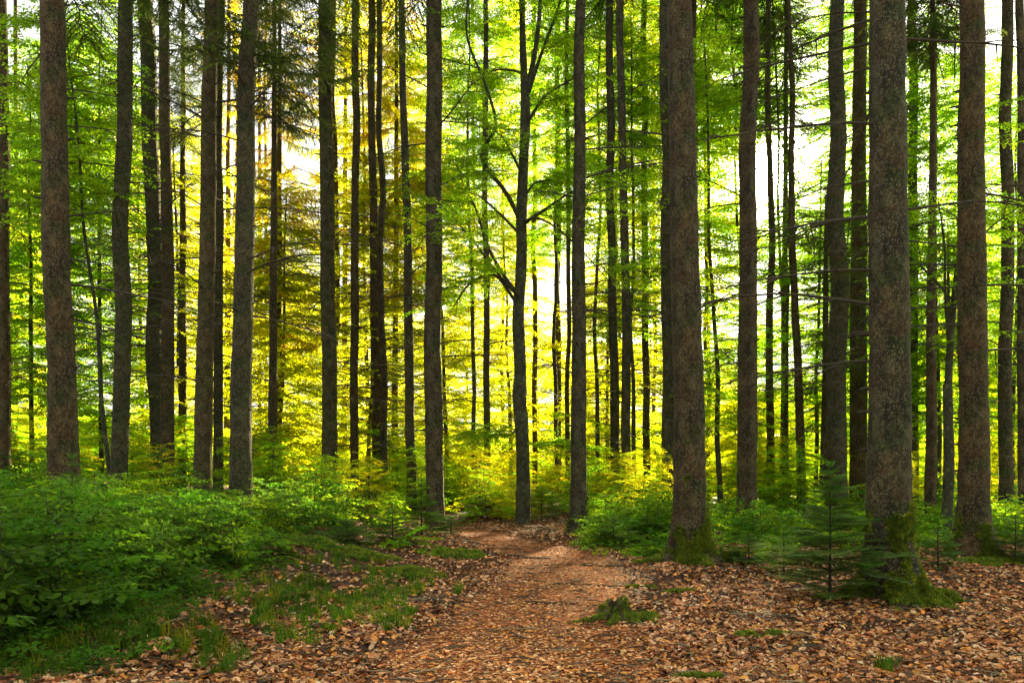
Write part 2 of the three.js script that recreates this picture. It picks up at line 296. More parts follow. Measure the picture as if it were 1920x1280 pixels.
function trunkShape(x0, x1, h, r0, r1, seed, o = {}) {          // axis from (0,-0.3,0) to (x1-x0,h,0)
  const rows = o.rows ?? Math.min(130, Math.ceil(h / 0.22)), pts = [], rad = [], lean = (x1 - x0), wob = o.wobble ?? 0.03;
  for (let k = 0; k <= rows; k++) {
    const t0 = k / rows, y = -0.35 + (h + 0.35) * (o.flare ? t0 ** 1.6 : t0), t = Math.max(0, y / h);
    pts.push(V(lean * t + wob * vnoise(y * 0.42 + seed, 0.5) * smooth(0, 0.2, t), y, wob * vnoise(y * 0.42 + seed, 9.5) * smooth(0, 0.2, t)));
    rad.push(Math.max(0.03 * (1.6 - t), r0 + (r1 - r0) * t) * (1 + (o.butt ?? 0.22) * Math.exp(-Math.max(0, y) / 0.45)));
  }
  const ph = [0, 1, 2, 3, 4].map((k) => hash(seed * 13, k, 5) * 6.28), lobes = o.lobes ?? 5, per = 0.5 + 0.1 * hash(seed, 1, 1);
  return { pts, rad, geo: new Geo().tube(pts, rad, o.seg ?? 16, {
    ru: r0, ou: hash(seed, 7, 7), ov: hash(seed, 8, 8), bump: (s, k, a) => {
      const y = pts[k].y, ca = Math.cos(a), sa = Math.sin(a);
      let b = 1 + 0.05 * vnoise(ca * 1.4 + seed, y * 1.3, sa * 1.4) + 0.04 * vnoise(ca * 3.2, y * 4.5 + seed, sa * 3.2);
      b += (o.lumpy ?? 0) * fbm(ca * 0.9 + seed, y * 1.6, sa * 0.9, 2);
      { const w = ((((y + ph[0]) % per + per) % per) / per - 0.5) / 0.09; b += 0.05 * Math.exp(-w * w); }
      if (o.flare) { const w = Math.exp(-Math.max(0, y) / o.flareH); let m = 0; for (let q = 0; q < lobes; q++) { const dd = Math.atan2(Math.sin(a - q * 6.283 / lobes - ph[q % 5] * 0.12), Math.cos(a - q * 6.283 / lobes - ph[q % 5] * 0.12)); m = Math.max(m, Math.exp(-((dd / 0.42) ** 2))); } b += o.flare * w * (0.12 + 0.88 * m); b *= 1 + 0.10 * w * fbm(ca * 4, y * 9, sa * 4 + seed, 2); }
      return b;
    },
  }) };
}
const FRAME_TOP = (d) => EYE + HY * d / F;
// moss tuft: a few short blades
const MOSS = (() => { R = rng(61); const g = new Geo(); for (let k = 0; k < 9; k++) { const a = rr(0, 6.28), r = rr(0, 0.012), p = V(Math.cos(a) * r, -0.004, Math.sin(a) * r), t = V(p.x + rr(-0.014, 0.014), rr(0.014, 0.034), p.z + rr(-0.014, 0.014)), s = V(rr(-1, 1), 0, rr(-1, 1)).normalize().multiplyScalar(0.005), b = rr(0.6, 1.5); g.tri(V().copy(p).add(s), V().copy(p).sub(s), t, [b, b, b]); } return g.build(false); })();
const MOSSC = (k) => (k % 4 === 0 ? [0.30, 0.32, 0.012] : k % 3 === 0 ? [0.17, 0.24, 0.012] : [0.09, 0.15, 0.01]);
function mossOn(geo, parent, count, accept, seed, size = 1.6, name = 'moss') { // tufts over a geometry's own surface
  R = rng(seed); const P = geo.attributes.position, N = geo.attributes.normal, I = geo.index, tri = [], cum = []; let tot = 0; const a = V(), b = V(), c = V();
  for (let k = 0; k < I.count; k += 3) { a.fromBufferAttribute(P, I.getX(k)); b.fromBufferAttribute(P, I.getX(k + 1)); c.fromBufferAttribute(P, I.getX(k + 2)); if (Math.min(a.y, b.y, c.y) > 2.5) continue; const ar = V().crossVectors(b.clone().sub(a), c.clone().sub(a)).length(); tot += ar; tri.push(k); cum.push(tot); }
  const list = [], quat = new THREE.Quaternion(), m = new THREE.Matrix4(), out = [];
  for (let t = 0; t < count * 8 && out.length < count; t++) {
    const r = R() * tot; let lo = 0, hi = cum.length - 1; while (lo < hi) { const q = (lo + hi) >> 1; if (cum[q] < r) lo = q + 1; else hi = q; }
    const k = tri[lo]; let u = R(), v = R(); if (u + v > 1) { u = 1 - u; v = 1 - v; }
    a.fromBufferAttribute(P, I.getX(k)); b.fromBufferAttribute(P, I.getX(k + 1)); c.fromBufferAttribute(P, I.getX(k + 2));
    const p = V().copy(a).addScaledVector(b.clone().sub(a), u).addScaledVector(c.clone().sub(a), v), n = V().crossVectors(b.clone().sub(a), c.clone().sub(a)).normalize();
    if (!accept(p, n)) continue;
    n.lerp(up, 0.35).normalize(); quat.setFromUnitVectors(up, n); quat.multiply(new THREE.Quaternion().setFromAxisAngle(up, R() * 6.28)); const s = size * rr(0.7, 1.5); out.push(m.compose(p, quat, V(s, s, s)).clone());
  }
  if (!out.length) return;
  const im = new THREE.InstancedMesh(MOSS, M.moss, out.length), col = new THREE.Color(); out.forEach((q, k) => { im.setMatrixAt(k, q); const t = MOSSC(Math.floor(R() * 30)), e = rr(0.7, 1.3); im.setColorAt(k, col.setRGB(t[0] * e, t[1] * e, t[2] * e)); });
  im.name = name; im.userData.kind = 'stuff'; put(im, parent);
}
const TREES = [];
// [base X, X at the top of the picture, width in px at the base, width at the top, depth, options]
function spruce(label, X0, X1, w0, w1, d, o = {}) {
  if (d > 24) d = 24 + (d - 24) * 0.45;
  const seed = Math.round(X0 * 7 + d), x0 = px(X0, d), z = -d, y0 = terrain(x0, z), t = base('spruce_tree', x0, y0, z), hTop = FRAME_TOP(d) - y0, h = Math.max(hTop * 1.2, d < 33 ? 25 + (Math.round(X0) % 5) : 0), ext = h / hTop;
  tag(t, label, 'tree', 'spruces with bare trunks');
  const xt = x0 + (px(X1, d) - x0) * ext, r0 = w0 * d / F / 2, r1 = (w0 + (w1 - w0) * ext) * d / F / 2;
  const near = d < 20, s = trunkShape(x0, xt, h, r0, r1, seed, { seg: near ? 30 : 16, flare: near ? o.flare ?? 0.35 : 0, flareH: o.flareH ?? 0.28, butt: o.butt ?? 0.15, rows: near ? 130 : 70, wobble: 0.07 + 0.05 * hash(seed, 4, 4), lumpy: 0.035, ...o });
  const g = s.geo.build(true, true), mat = M.bark[o.bark ?? seed % M.bark.length];
  part('trunk', g, mat, t); R = rng(seed);
  const at = (y) => { let k = 0; while (k < s.pts.length - 2 && s.pts[k + 1].y < y) k++; const f = (y - s.pts[k].y) / (s.pts[k + 1].y - s.pts[k].y); return [V().lerpVectors(s.pts[k], s.pts[k + 1], f), s.rad[k] + (s.rad[k + 1] - s.rad[k]) * f]; };
  const st = new Geo(), first = o.first ?? 1.6; let nb = 0, most = o.branches ?? 14;
  for (let y = first; y < h * 0.97; y += rr(0.26, 0.5)) {
    const a0 = R() * 6.28, n = 2 + Math.floor(R() * 3);
    for (let k = 0; k < n; k++) {
      let a = a0 + k * 6.28 / n + rr(-0.4, 0.4); if (d < 15 && Math.sin(a) > 0.3) a = -a; const [c, r] = at(y + rr(-0.04, 0.04)), dir = V(Math.cos(a), rr(-0.15, 0.3), Math.sin(a)).normalize();
      if (R() < (o.dens ?? 0.3) * 1.3 * smooth(first, first + 3, y) && nb < most * 1.5 && y < hTop * 1.05) {
        const m = part('branch', pick(DEAD), M.twig, t); m.position.copy(c).addScaledVector(V(Math.cos(a), 0, Math.sin(a)), r * 0.8); m.rotation.y = -a; m.scale.setScalar(rr(0.55, 1.6) * (o.reach ?? 1.15)); nb++;
      } else { const ln = rr(0.02, 0.075) * (R() < 0.25 ? 2.6 : 1), p0 = V().copy(c).addScaledVector(dir, r * 0.85), p1 = V().copy(c).addScaledVector(dir, r + ln); st.tube([p0, p1], [Math.min(0.034, r * 0.22), 0.010], 6); }
    }
  }
  if (st.i.length) { const m = part('branch_stub', st.build(true), M.stub, t); m.userData.kind = 'stuff'; }
  if (o.boughs) { o.boughs *= 2;
    const list = []; for (let k = 0; k < o.boughs; k++) { const y = hTop * rr(o.from ?? 0.7, o.to ?? 1.05), a = R() * 6.28, [c, r] = at(y); list.push([V().copy(c).addScaledVector(V(Math.cos(a), 0, -Math.sin(a)), r * 0.8), a, rr(-0.25, 0.12), rr(-0.2, 0.2), rr(0.6, 1.25) * (o.bs ?? 1)]); }
    scatter('crown', SPRUCE[seed % 3], M.needle, list, TINT[o.tint ?? 'needle'], t);
  }
  if (h > hTop * 1.3) {
    const list = [], lo = Math.max(hTop * 1.06 + 0.6, 11); for (let k = 0; k < 46; k++) { const u = R(), y = lo + (h - lo) * u, a = R() * 6.28, [c, r] = at(Math.min(y, h - 0.1)); list.push([c, a, rr(-0.3, 0.05), rr(-0.2, 0.2), (1.75 - 1.1 * u) * rr(0.7, 1.15)]); }
    scatter('crown', SPRUCE[(seed + 1) % 3], M.needle, list, TINT.needle, t);
  }
  if (near && o.moss) mossOn(g, t, o.moss, (p, n) => p.y > -0.08 && 1.5 * fbm(p.x * 4.1 + seed, p.y * 2.0, p.z * 4.1, 3) > -0.55 + 0.7 * R() + Math.max(0, p.y - 0.05) * (o.mossFall ?? 1.6), seed + 5, 1.2);
  TREES.push([X0, d, x0, z]); return { t, g, s };
}
const big = { flare: 0.85, flareH: 0.34 };
spruce('dark slender trunk cut by the left picture edge', 8, 8, 20, 17, 21, { dens: 0.35, branches: 16 });
spruce('thick brown trunk rising from shrubs near the left edge', 121, 101, 52, 40, 14, { dens: 0.14, branches: 9, first: 2.2 });
spruce('greyish mossy trunk right of the thick one near the left edge', 222, 235, 30, 25, 19, { dens: 0.35, branches: 18, bark: 2 });
spruce('dark trunk with sunlit orange side, just left of a thinner pale trunk', 299, 274, 29, 27, 26, { dens: 0.5, branches: 26, boughs: 10, from: 0.75, to: 1.0 });
spruce('thin upright trunk overlapping the dark orange-lit trunk on the left side', 315, 307, 24, 18, 23, { dens: 0.5, branches: 22, bark: 1 });
spruce('lichen-dotted trunk, left of the pair standing close behind the shrubs', 379, 392, 33, 25, 17.5, { dens: 0.35, branches: 18, flare: 0.2, bark: 1 });
spruce('narrow trunk squeezed between the two lichen-dotted trunks on the left', 409, 411, 18, 13, 27, { dens: 0.5, branches: 18, boughs: 10, from: 0.8, to: 1.05 });
spruce('lichen-dotted trunk with yellow moss at its foot, left of the path', 449, 469, 41, 29, 16.5, { dens: 0.32, branches: 20, flare: 0.3, moss: 1500, mossFall: 1.4, boughs: 10, from: 0.86, to: 1.1 });
spruce('dark trunk with a reddish sunlit trunk close behind it', 617, 607, 29, 24, 26, { dens: 0.42, branches: 24, boughs: 12, from: 0.78, to: 1.05 });
spruce('reddish sunlit trunk peeping out behind a darker trunk', 629, 624, 12, 10, 40, { dens: 0.5, branches: 14, bark: 1 });
spruce('slim dark trunk standing alone left of the yellow foliage', 664, 667, 16, 13, 34, { dens: 0.5, branches: 20 });
spruce('reddish brown trunk of the close pair in front of yellow foliage', 707, 697, 17, 13, 36, { dens: 0.5, branches: 18, bark: 1 });
spruce('darker trunk of the close pair in front of yellow foliage', 721, 711, 14, 10, 33, { dens: 0.5, branches: 18 });
spruce('slightly leaning slim trunk left of the straight trunk by the path', 773, 753, 19, 12, 26, { dens: 0.4, branches: 20 });
spruce('straight dark trunk beside the left bend of the path', 816, 811, 34, 28, 19.5, { dens: 0.16, branches: 12, flare: 0.2, moss: 900, mossFall: 2.2 });
spruce('very thin dark trunk left of the forked beech', 913, 910, 13, 9, 36, { dens: 0.3, branches: 8 });
spruce('thin black trunk right of the forked beech', 1065, 1062, 9, 7, 38, { dens: 0.3, branches: 8 });
spruce('pale smooth trunk with flared foot at the right path edge', 1084, 1089, 31, 18, 18.5, { dens: 0.14, branches: 10, flare: 0.5, flareH: 0.4, bark: 2, moss: 700, mossFall: 2.4 });
spruce('left trunk of the close slim pair right of the pale trunk', 1154, 1141, 18, 13, 32, { dens: 0.45, branches: 22 });
spruce('right trunk of the close slim pair right of the pale trunk', 1177, 1161, 18, 13, 29, { dens: 0.4, branches: 20, bark: 2 });
spruce('thin leaning trunk between the slim pair and the big trunk', 1214, 1206, 14, 10, 40, { dens: 0.5, branches: 20 });
spruce('grey trunk half hidden behind the big mossy-footed trunk', 1253, 1247, 24, 16, 27, { dens: 0.5, branches: 24, bark: 2 });
const bigT = spruce('big trunk with a bright mossy foot at the right path edge', 1296, 1276, 62, 44, 13, { ...big, dens: 0.10, branches: 8, bark: 3, moss: 6000, mossFall: 1.35, first: 2.4, lobes: 5 });
spruce('thin trunk showing along the right flank of the big mossy-footed trunk', 1310, 1301, 14, 11, 31, { dens: 0.4, branches: 16 });
spruce('smooth trunk with the sun beside it', 1400, 1405, 37, 27, 18.6, { dens: 0.18, branches: 10, flare: 0.45, bark: 3, moss: 900, mossFall: 2.0 });
spruce('thin dark trunk crossing the sun glare', 1446, 1442, 15, 9, 30, { dens: 0.5, branches: 20, boughs: 14, from: 0.72, to: 1.05 });
spruce('slender bent trunk just right of the sun', 1504, 1478, 17, 8, 27, { dens: 0.55, branches: 26, boughs: 16, from: 0.45, to: 1.02, bs: 0.8 });
spruce('knotty trunk left of the narrower brown trunk, right of the sun', 1569, 1570, 38, 25, 23, { dens: 0.5, branches: 30, first: 1.2, boughs: 10, from: 0.3, to: 0.6, bs: 0.7 });
spruce('brown trunk just left of the large lichen-speckled trunk', 1611, 1611, 32, 22, 28, { dens: 0.4, branches: 18, bark: 1 });
const bigR = spruce('large lichen-speckled trunk with mossy roots on the right', 1668, 1664, 78, 60, 9.2, { flare: 1.25, flareH: 0.30, lobes: 5, dens: 0.5, branches: 34, reach: 1.1, moss: 8500, mossFall: 1.25, bark: 0, first: 1.9 });
spruce('dim trunk half hidden behind the large lichen-speckled trunk', 1713, 1712, 20, 14, 27, { dens: 0.3, branches: 10 });
spruce('thick smooth trunk near the right picture edge', 1828, 1820, 54, 40, 13.8, { flare: 0.8, flareH: 0.34, dens: 0.16, branches: 10, bark: 1, moss: 2500, mossFall: 1.8 });
spruce('rough trunk behind leaves between the thick trunk and the right edge', 1887, 1889, 24, 19, 22, { dens: 0.3, branches: 12, bark: 0 });
spruce('sliver of trunk cut by the right picture edge', 1920, 1914, 18, 14, 20, { dens: 0.2, branches: 8 });
// far pale trunks standing in the sunlit depth
[[30, 9, 42], [444, 10, 44], [487, 7, 50], [498, 6, 54], [888, 8, 55], [943, 7, 60], [1003, 10, 48], [1048, 12, 46], [1330, 7, 50], [1228, 7, 58]].forEach(([X, w, d], k) =>
  spruce(['pale thin trunk far behind, near the left edge', 'peach-lit far trunk beside the lichen-dotted trunk on the left', 'left of two thin far trunks right of the lichen-dotted trunk', 'right of two thin far trunks right of the lichen-dotted trunk', 'far sunlit trunk between the path trunk and the very thin one', 'faint far trunk just left of the forked beech', 'far thin trunk just right of the forked beech', 'far peach-coloured trunk left of the pale smooth trunk', 'faint far trunk left of the sun', 'faint far trunk left of the big mossy-footed trunk'][k], X, X - 2, w, w * 0.75, d, { dens: 0.3, branches: 8, bark: 1 }));

// roots creeping away from the two big trunks
function rootsOf(tr, list, seed) {
  R = rng(seed); const t = tr.t;
  for (const [a, L, r] of list) {
    const pts = [], rad = [], n = 9; let ang = a;
    for (let k = 0; k <= n; k++) { const u = k / n, q = 0.16 + u * L; ang += rr(-0.12, 0.12); const x = Math.cos(ang) * q, z = Math.sin(ang) * q; pts.push(V(x, terrain(t.position.x + x, t.position.z + z) - t.position.y + r * (0.55 * (1 - u) ** 1.2 - 0.35 * u) + 0.10 * Math.exp(-u * 7), z)); rad.push(r * (1 - 0.72 * u)); }
    const g = new Geo().tube(pts, rad, 10, { ru: r, bump: (s, k, aa) => 1 + 0.22 * fbm(Math.cos(aa) * 2, k * 0.8 + seed, Math.sin(aa) * 2, 2) }).build(true, true);
    part('root', g, M.bark[0], t); mossOn(g, t, Math.round(650 * L), (p, nn) => nn.y > -0.1 && fbm(p.x * 5, p.y * 5, p.z * 5, 2) > -0.25, seed + Math.round(a * 10), 1.4);
  }
}
rootsOf(bigR, [[0.3, 1.05, 0.15], [1.15, 0.7, 0.13], [2.2, 0.8, 0.12], [3.0, 0.9, 0.10]], 71);
rootsOf(bigT, [[0.45, 1.5, 0.13], [1.6, 0.75, 0.16], [2.7, 1.1, 0.12]], 72);

// ---------------------------------------------------------------- beeches
function beech(label, X0, d, o) {
  if (d > 24 && d < 50) d = 24 + (d - 24) * 0.58;
  const seed = Math.round(X0 * 5 + d * 3 + (o.seed ?? 0)); R = rng(seed);
  const x0 = px(X0, d), z = -d, y0 = terrain(x0, z), t = base('beech_tree', x0, y0, z); tag(t, label, 'tree', o.group ?? 'leafy beeches of the background');
  const hTop = py(o.top, d) - y0, hLow = Math.max(0.4, py(o.low, d) - y0), h = hTop + 0.6, r0 = (o.w ?? 9) * d / F / 2, xt = (o.lean ?? rr(-0.04, 0.04)) * h;
  const s = trunkShape(0, xt, h, r0, r0 * 0.25, seed, { seg: 8, rows: 24, wobble: 0.05 * h / 6, butt: 0.2, lumpy: 0.06 }), g = s.geo;
  const at = (y) => { let k = 0; while (k < s.pts.length - 2 && s.pts[k + 1].y < y) k++; return V().lerpVectors(s.pts[k], s.pts[k + 1], Math.min(1, Math.max(0, (y - s.pts[k].y) / (s.pts[k + 1].y - s.pts[k].y)))); };
  const half = o.half * d / F, list = [], far = d > 42, L = far ? 2.6 : 1.7, bs = o.bs ?? 1;
  const nB = Math.round(o.n * DEN * (o.den ?? 1));
  for (let k = 0; k < nB; k++) {
    const u = (k + R()) / nB, y = hLow + (hTop - hLow) * u, prof = Math.sqrt(Math.max(0.08, 1 - (2 * u - 0.85) ** 2 * 0.7)), a = k * 2.399 + rr(-0.5, 0.5), reach = half * prof * (0.75 + 0.5 * vnoise(a * 1.3 + seed, y * 0.9)) * Math.sqrt(rr(0.08, 1)), sc = bs * rr(0.7, 1.2), inner = Math.max(0, reach - L * sc * 0.6);
    const c = at(y), dir = V(Math.cos(a), 0, -Math.sin(a)), p = V().copy(c).addScaledVector(dir, inner); p.y += rr(-0.9, 0.9) * (0.3 + u);
    if (o.gap) { const D = -(z + p.z), SX = 960 + (x0 + p.x) * F / D, SY = HY - (y0 + p.y - EYE) * F / D; if (o.gap(SX, SY)) continue; }
    if (inner > 0.3 && R() < 0.22) { const c0 = at(Math.max(0.2, y - inner * rr(0.25, 0.7))), m1 = V().lerpVectors(c0, p, 0.5); m1.y += inner * 0.08; m1.x += rr(-0.1, 0.1) * inner; const rb = Math.min(r0 * 0.4, 0.008 + 0.006 * inner); g.tube([c0, m1, p], [rb, rb * 0.7, rb * 0.4], 4, { cap: false }); }
    list.push([p, a + rr(-0.35, 0.35), rr(-0.35, 0.2), rr(-0.5, 0.5), sc]);
  }
  part('trunk', g.build(true, true), M.beechBark, t);
  scatter('crown', far ? BOUGH_FAR[seed % 2] : BOUGH[seed % 4], M.leaf, list, TINT[o.tint ?? 'fresh'], t, 0.22);
  TREES.push([X0, d, x0, z]); return t;
}
const sunGap = (X, Y) => Math.hypot((X - 1455) / 85, (Y - 312) / 80) < 1 || (X > 1330 && X < 1545 && Y > 330 && Y < 700 && hash(Math.floor(X / 14), Math.floor(Y / 14), 3) < 0.3);
// near-left green beeches
beech('broad green beech behind the thick brown trunk on the left', 60, 24, { top: 150, low: 760, half: 150, n: 85, tint: 'fresh' });
beech('green beech filling the gap right of the thick brown trunk', 190, 27, { top: 60, low: 800, half: 130, n: 110, tint: 'fresh' });
beech('thin crooked beech between the thick brown and the greyish trunk', 210, 19.5, { top: 20, low: 420, half: 60, n: 26, w: 9, lean: -0.1, tint: 'fresh' });
beech('bright beech behind the lichen-dotted trunks on the left', 345, 32, { top: 230, low: 820, half: 130, n: 95, tint: 'yellow' });
beech('light beech low behind the shrubs at the left edge', 20, 33, { top: 330, low: 860, half: 120, n: 70, tint: 'yellow' });
beech('beech tinted sunlit yellow-green right of the yellow-moss trunk', 525, 33, { top: 390, low: 850, half: 120, n: 110, tint: 'yellow' });
beech('beech tinted sunlit yellow-green behind the slim trunks left of the path', 690, 36, { top: 340, low: 850, half: 120, n: 100, tint: 'yellow' });
beech('beech tinted sunlit yellow behind the straight path trunk', 840, 40, { top: 300, low: 850, half: 130, n: 110, tint: 'yellow' });
beech('beech tinted sunlit yellow behind the forked beech', 960, 45, { top: 420, low: 860, half: 140, n: 90, tint: 'yellow' });
beech('beech tinted sunlit yellow-green behind the slim pair of trunks', 1140, 40, { top: 520, low: 860, half: 140, n: 95, tint: 'yellow' });
beech('bush-like beech tinted sunlit yellow below the sun', 1400, 38, { top: 720, low: 900, half: 170, n: 70, tint: 'yellow' });
beech('lacy beech below and left of the sun', 1352, 27, { top: 100, low: 800, half: 95, n: 60, w: 11, tint: 'fresh', gap: sunGap });
beech('lacy beech below and right of the sun', 1530, 31, { top: 330, low: 820, half: 110, n: 70, tint: 'fresh', gap: sunGap });
beech('bright green beech between the large speckled trunk and the right edge trunk', 1760, 25, { top: 60, low: 800, half: 140, n: 120, tint: 'fresh' });
beech('green beech low behind the large speckled trunk', 1640, 34, { top: 380, low: 860, half: 130, n: 80, tint: 'fresh' });
beech('small-leaved green beech at the right picture edge', 1900, 27, { top: 120, low: 820, half: 110, n: 60, tint: 'fresh' });
beech('green beech low behind the thick trunk at the right edge', 1850, 36, { top: 460, low: 870, half: 130, n: 80, tint: 'yellow' });
beech('airy beech above the slim pair of trunks', 1120, 35, { top: -60, low: 330, half: 150, n: 60, tint: 'fresh' });
beech('airy beech above the sun', 1400, 36, { top: -80, low: 240, half: 160, n: 60, tint: 'fresh', gap: sunGap });
beech('airy beech over the big mossy-footed trunk', 1270, 38, { top: 40, low: 600, half: 110, n: 60, tint: 'yellow' });
beech('airy beech high between the path trunk and the forked beech', 890, 37, { top: -80, low: 330, half: 130, n: 60, tint: 'fresh' });
beech('airy beech high right of the forked beech', 1045, 39, { top: -80, low: 480, half: 110, n: 80, tint: 'fresh' });
beech('airy beech high behind the slim lone trunk', 690, 39, { top: -60, low: 420, half: 110, n: 50, tint: 'yellow' });
beech('tall airy beech between the pale trunk and the big mossy-footed trunk', 1190, 33, { top: 60, low: 620, half: 90, n: 50, tint: 'fresh' });
beech('tall airy beech left of the sun', 1330, 40, { top: 0, low: 700, half: 90, n: 60, tint: 'yellow', gap: sunGap });
beech('tall airy beech right of the sun', 1600, 38, { top: 0, low: 700, half: 90, n: 70, tint: 'fresh', gap: sunGap });
beech('airy beech behind the sun-side trunk', 1430, 42, { top: -40, low: 700, half: 130, n: 110, tint: 'fresh', gap: sunGap });
beech('airy beech high behind the knotty trunk', 1560, 42, { top: -60, low: 620, half: 100, n: 70, tint: 'fresh', gap: sunGap });
beech('airy beech high behind the slim pair of trunks', 1150, 44, { top: -60, low: 560, half: 120, n: 90, tint: 'yellow' });
beech('airy beech high behind the forked beech', 985, 46, { top: -60, low: 480, half: 120, n: 80, tint: 'yellow' });
beech('airy beech high behind the big mossy-footed trunk', 1265, 44, { top: -60, low: 480, half: 100, n: 70, tint: 'fresh' });
beech('airy beech high left of the path trunk', 800, 42, { top: 60, low: 480, half: 100, n: 50, tint: 'yellow' });
const sunHole = (X, Y) => Math.hypot((X - 1455) / 70, (Y - 312) / 66) < 1;
beech('lacy beech sprinkled over the bright gap below the sun', 1470, 30, { top: 330, low: 760, half: 95, n: 34, bs: 0.8, tint: 'fresh', gap: sunHole });
beech('lacy beech sprinkled over the bright gap above the sun', 1478, 33, { top: -60, low: 330, half: 100, n: 34, bs: 0.8, tint: 'deep', gap: sunHole });
// far layer that closes the depth
[[-20, 52, 120, 'fresh'], [130, 58, 60, 'fresh'], [270, 55, 200, 'yellow'], [400, 60, 480, 'yellow'], [560, 56, 540, 'yellow'], [650, 62, 560, 'yellow'], [760, 58, 600, 'yellow'], [870, 64, 600, 'yellow'], [1010, 60, 620, 'yellow'], [1110, 66, 660, 'yellow'], [1210, 58, 640, 'yellow'], [1310, 62, 690, 'yellow'], [1430, 66, 740, 'yellow'], [1540, 60, 700, 'yellow'], [1640, 56, 620, 'fresh'], [1740, 60, 600, 'fresh'], [1830, 58, 640, 'fresh'], [1940, 55, 600, 'fresh']].forEach(([X, d, top, tint], k) =>
  beech(['far green beech beyond the left edge shrubs', 'far green beech seen left of the greyish trunk', 'far beech seen between the dark orange-lit trunk and its neighbours', 'far beech seen behind the lichen-dotted pair', 'far beech seen left of the dark trunk with the reddish one behind', 'far beech tinted sunlit yellow left of the slim lone trunk', 'far beech tinted sunlit yellow behind the leaning slim trunk', 'far beech tinted sunlit yellow left of the forked beech', 'far beech tinted sunlit yellow right of the forked beech', 'far low beech seen behind the pale smooth trunk', 'far beech seen behind the thin leaning trunk', 'far low beech seen right of the big mossy-footed trunk', 'far low beech tinted sunlit yellow under the sun', 'far low beech seen left of the knotty trunk', 'far green beech seen left of the large speckled trunk', 'far green beech seen right of the large speckled trunk', 'far green beech seen left of the thick right trunk', 'far green beech at the right picture edge'][k], X, d, { top, low: 880, half: 150, n: 70, tint, gap: sunGap }));

// the forked beech in the middle
{
  const d = 21, X0 = 981, x0 = px(X0, d), z = -d, y0 = terrain(x0, z), t = base('beech_tree', x0, y0, z); R = rng(981);
  tag(t, 'dark forked beech with wide layered branches in the middle', 'tree', 'leafy beeches of the background');
  const Q = (X, Y, dz = 0) => V(px(X, d) - x0, py(Y, d) - y0, dz), lump = (seed) => (s, k, a) => 1 + 0.10 * vnoise(Math.cos(a) * 1.3 + seed, k * 0.55, Math.sin(a) * 1.3);
  const limb = (name, pts, w0, w1, seg = 12) => { const cv = new THREE.CatmullRomCurve3(pts), n = pts.length * 6, P = cv.getPoints(n), g = new Geo().tube(P, P.map((_, k) => (w0 + (w1 - w0) * k / n) * d / F / 2), seg, { bump: lump(w0) }).build(true, true); part(name, g, M.beechBark, t); return P; };
  const ends = [];
  limb('trunk', [Q(979, 1020), Q(980, 975), Q(981, 900), Q(978, 800), Q(974, 745), Q(975, 690), Q(972, 600), Q(978, 480), Q(978, 400), Q(982, 300), Q(985, 200), Q(984, 150)], 29, 17, 16);
  const B = (pts, a, b) => ends.push(limb('branch', pts, a, b, 8));
  B([Q(984, 175), Q(980, 90, 0.2), Q(978, -40, 0.3), Q(976, -120, 0.3)], 15, 7); B([Q(985, 180), Q(1000, 110, -0.2), Q(1012, 20, -0.3), Q(1016, -90, -0.4)], 12, 6); B([Q(986, 190), Q(1010, 130, 0.5), Q(1040, 60, 0.9), Q(1060, 0, 1.2)], 8, 3);
  B([Q(974, 555), Q(945, 520, 0.2), Q(915, 470, 0.5), Q(895, 410, 0.7), Q(868, 360, 1)], 8, 3); B([Q(973, 575), Q(925, 510, -0.3), Q(880, 520, -0.6), Q(845, 560, -1)], 7, 2.5);
  B([Q(978, 420), Q(950, 370, 0.3), Q(905, 310, 0.6), Q(930, 260, 0.8), Q(915, 200, 1.0), Q(880, 110, 1.2), Q(895, -20, 1.3)], 9, 3); B([Q(976, 440), Q(935, 390, -0.4), Q(890, 340, -1), Q(850, 320, -1.6)], 6, 2);
  B([Q(980, 420), Q(1020, 400, 0.3), Q(1060, 380, 0.6), Q(1110, 360, 0.9)], 7, 2.5); B([Q(982, 370), Q(1005, 330, -0.5), Q(1040, 310, -1)], 6, 2); B([Q(983, 240), Q(1020, 195, 0.4), Q(1075, 175, 0.9)], 7, 2.5); B([Q(982, 335), Q(960, 300, 0.4), Q(940, 275, 0.7), Q(890, 250, 1)], 6, 2);
  B([Q(979, 415), Q(1010, 430, 0.9), Q(1060, 480, 1.6), Q(1120, 560, 2.2)], 6, 1.5); B([Q(977, 560), Q(940, 540, 1.2), Q(900, 500, 2.0), Q(840, 440, 2.6)], 6, 2); B([Q(972, 800), Q(950, 820, 0.6), Q(920, 800, 1.0)], 5, 1.5); B([Q(984, 830), Q(1010, 835, 0.5), Q(1060, 838, 1.0)], 4, 1.2);
  B([Q(984, 140), Q(960, 110, -0.6), Q(920, 90, -1.2), Q(870, 95, -1.8)], 6, 2);
  const list = [];
  for (const P of ends) for (let k = Math.floor(P.length * 0.3); k < P.length; k++) if (R() < 0.75) { const nx = P[Math.min(P.length - 1, k + 1)], a0 = Math.atan2(-(nx.z - P[k - 1].z), nx.x - P[k - 1].x); list.push([P[k].clone().add(V(0, rr(-0.1, 0.1), 0)), a0 + rr(-1.2, 1.2), rr(-0.2, 0.15), rr(-0.25, 0.25), rr(0.5, 0.95)]); }
  for (let k = 0; k < 46; k++) { const Y = rr(270, 400), X = rr(830, 1120), zz = rr(-1.6, 1.8); list.push([Q(X, Y + Math.abs(X - 970) * 0.1, zz), Math.atan2(-zz, X - 975) + rr(-0.5, 0.5), rr(-0.2, 0.1), rr(-0.2, 0.2), rr(0.6, 0.9)]); }
  scatter('crown', BOUGH[1], M.leaf, list, TINT.fresh, t, 0.22); TREES.push([X0, d, x0, z]);
}
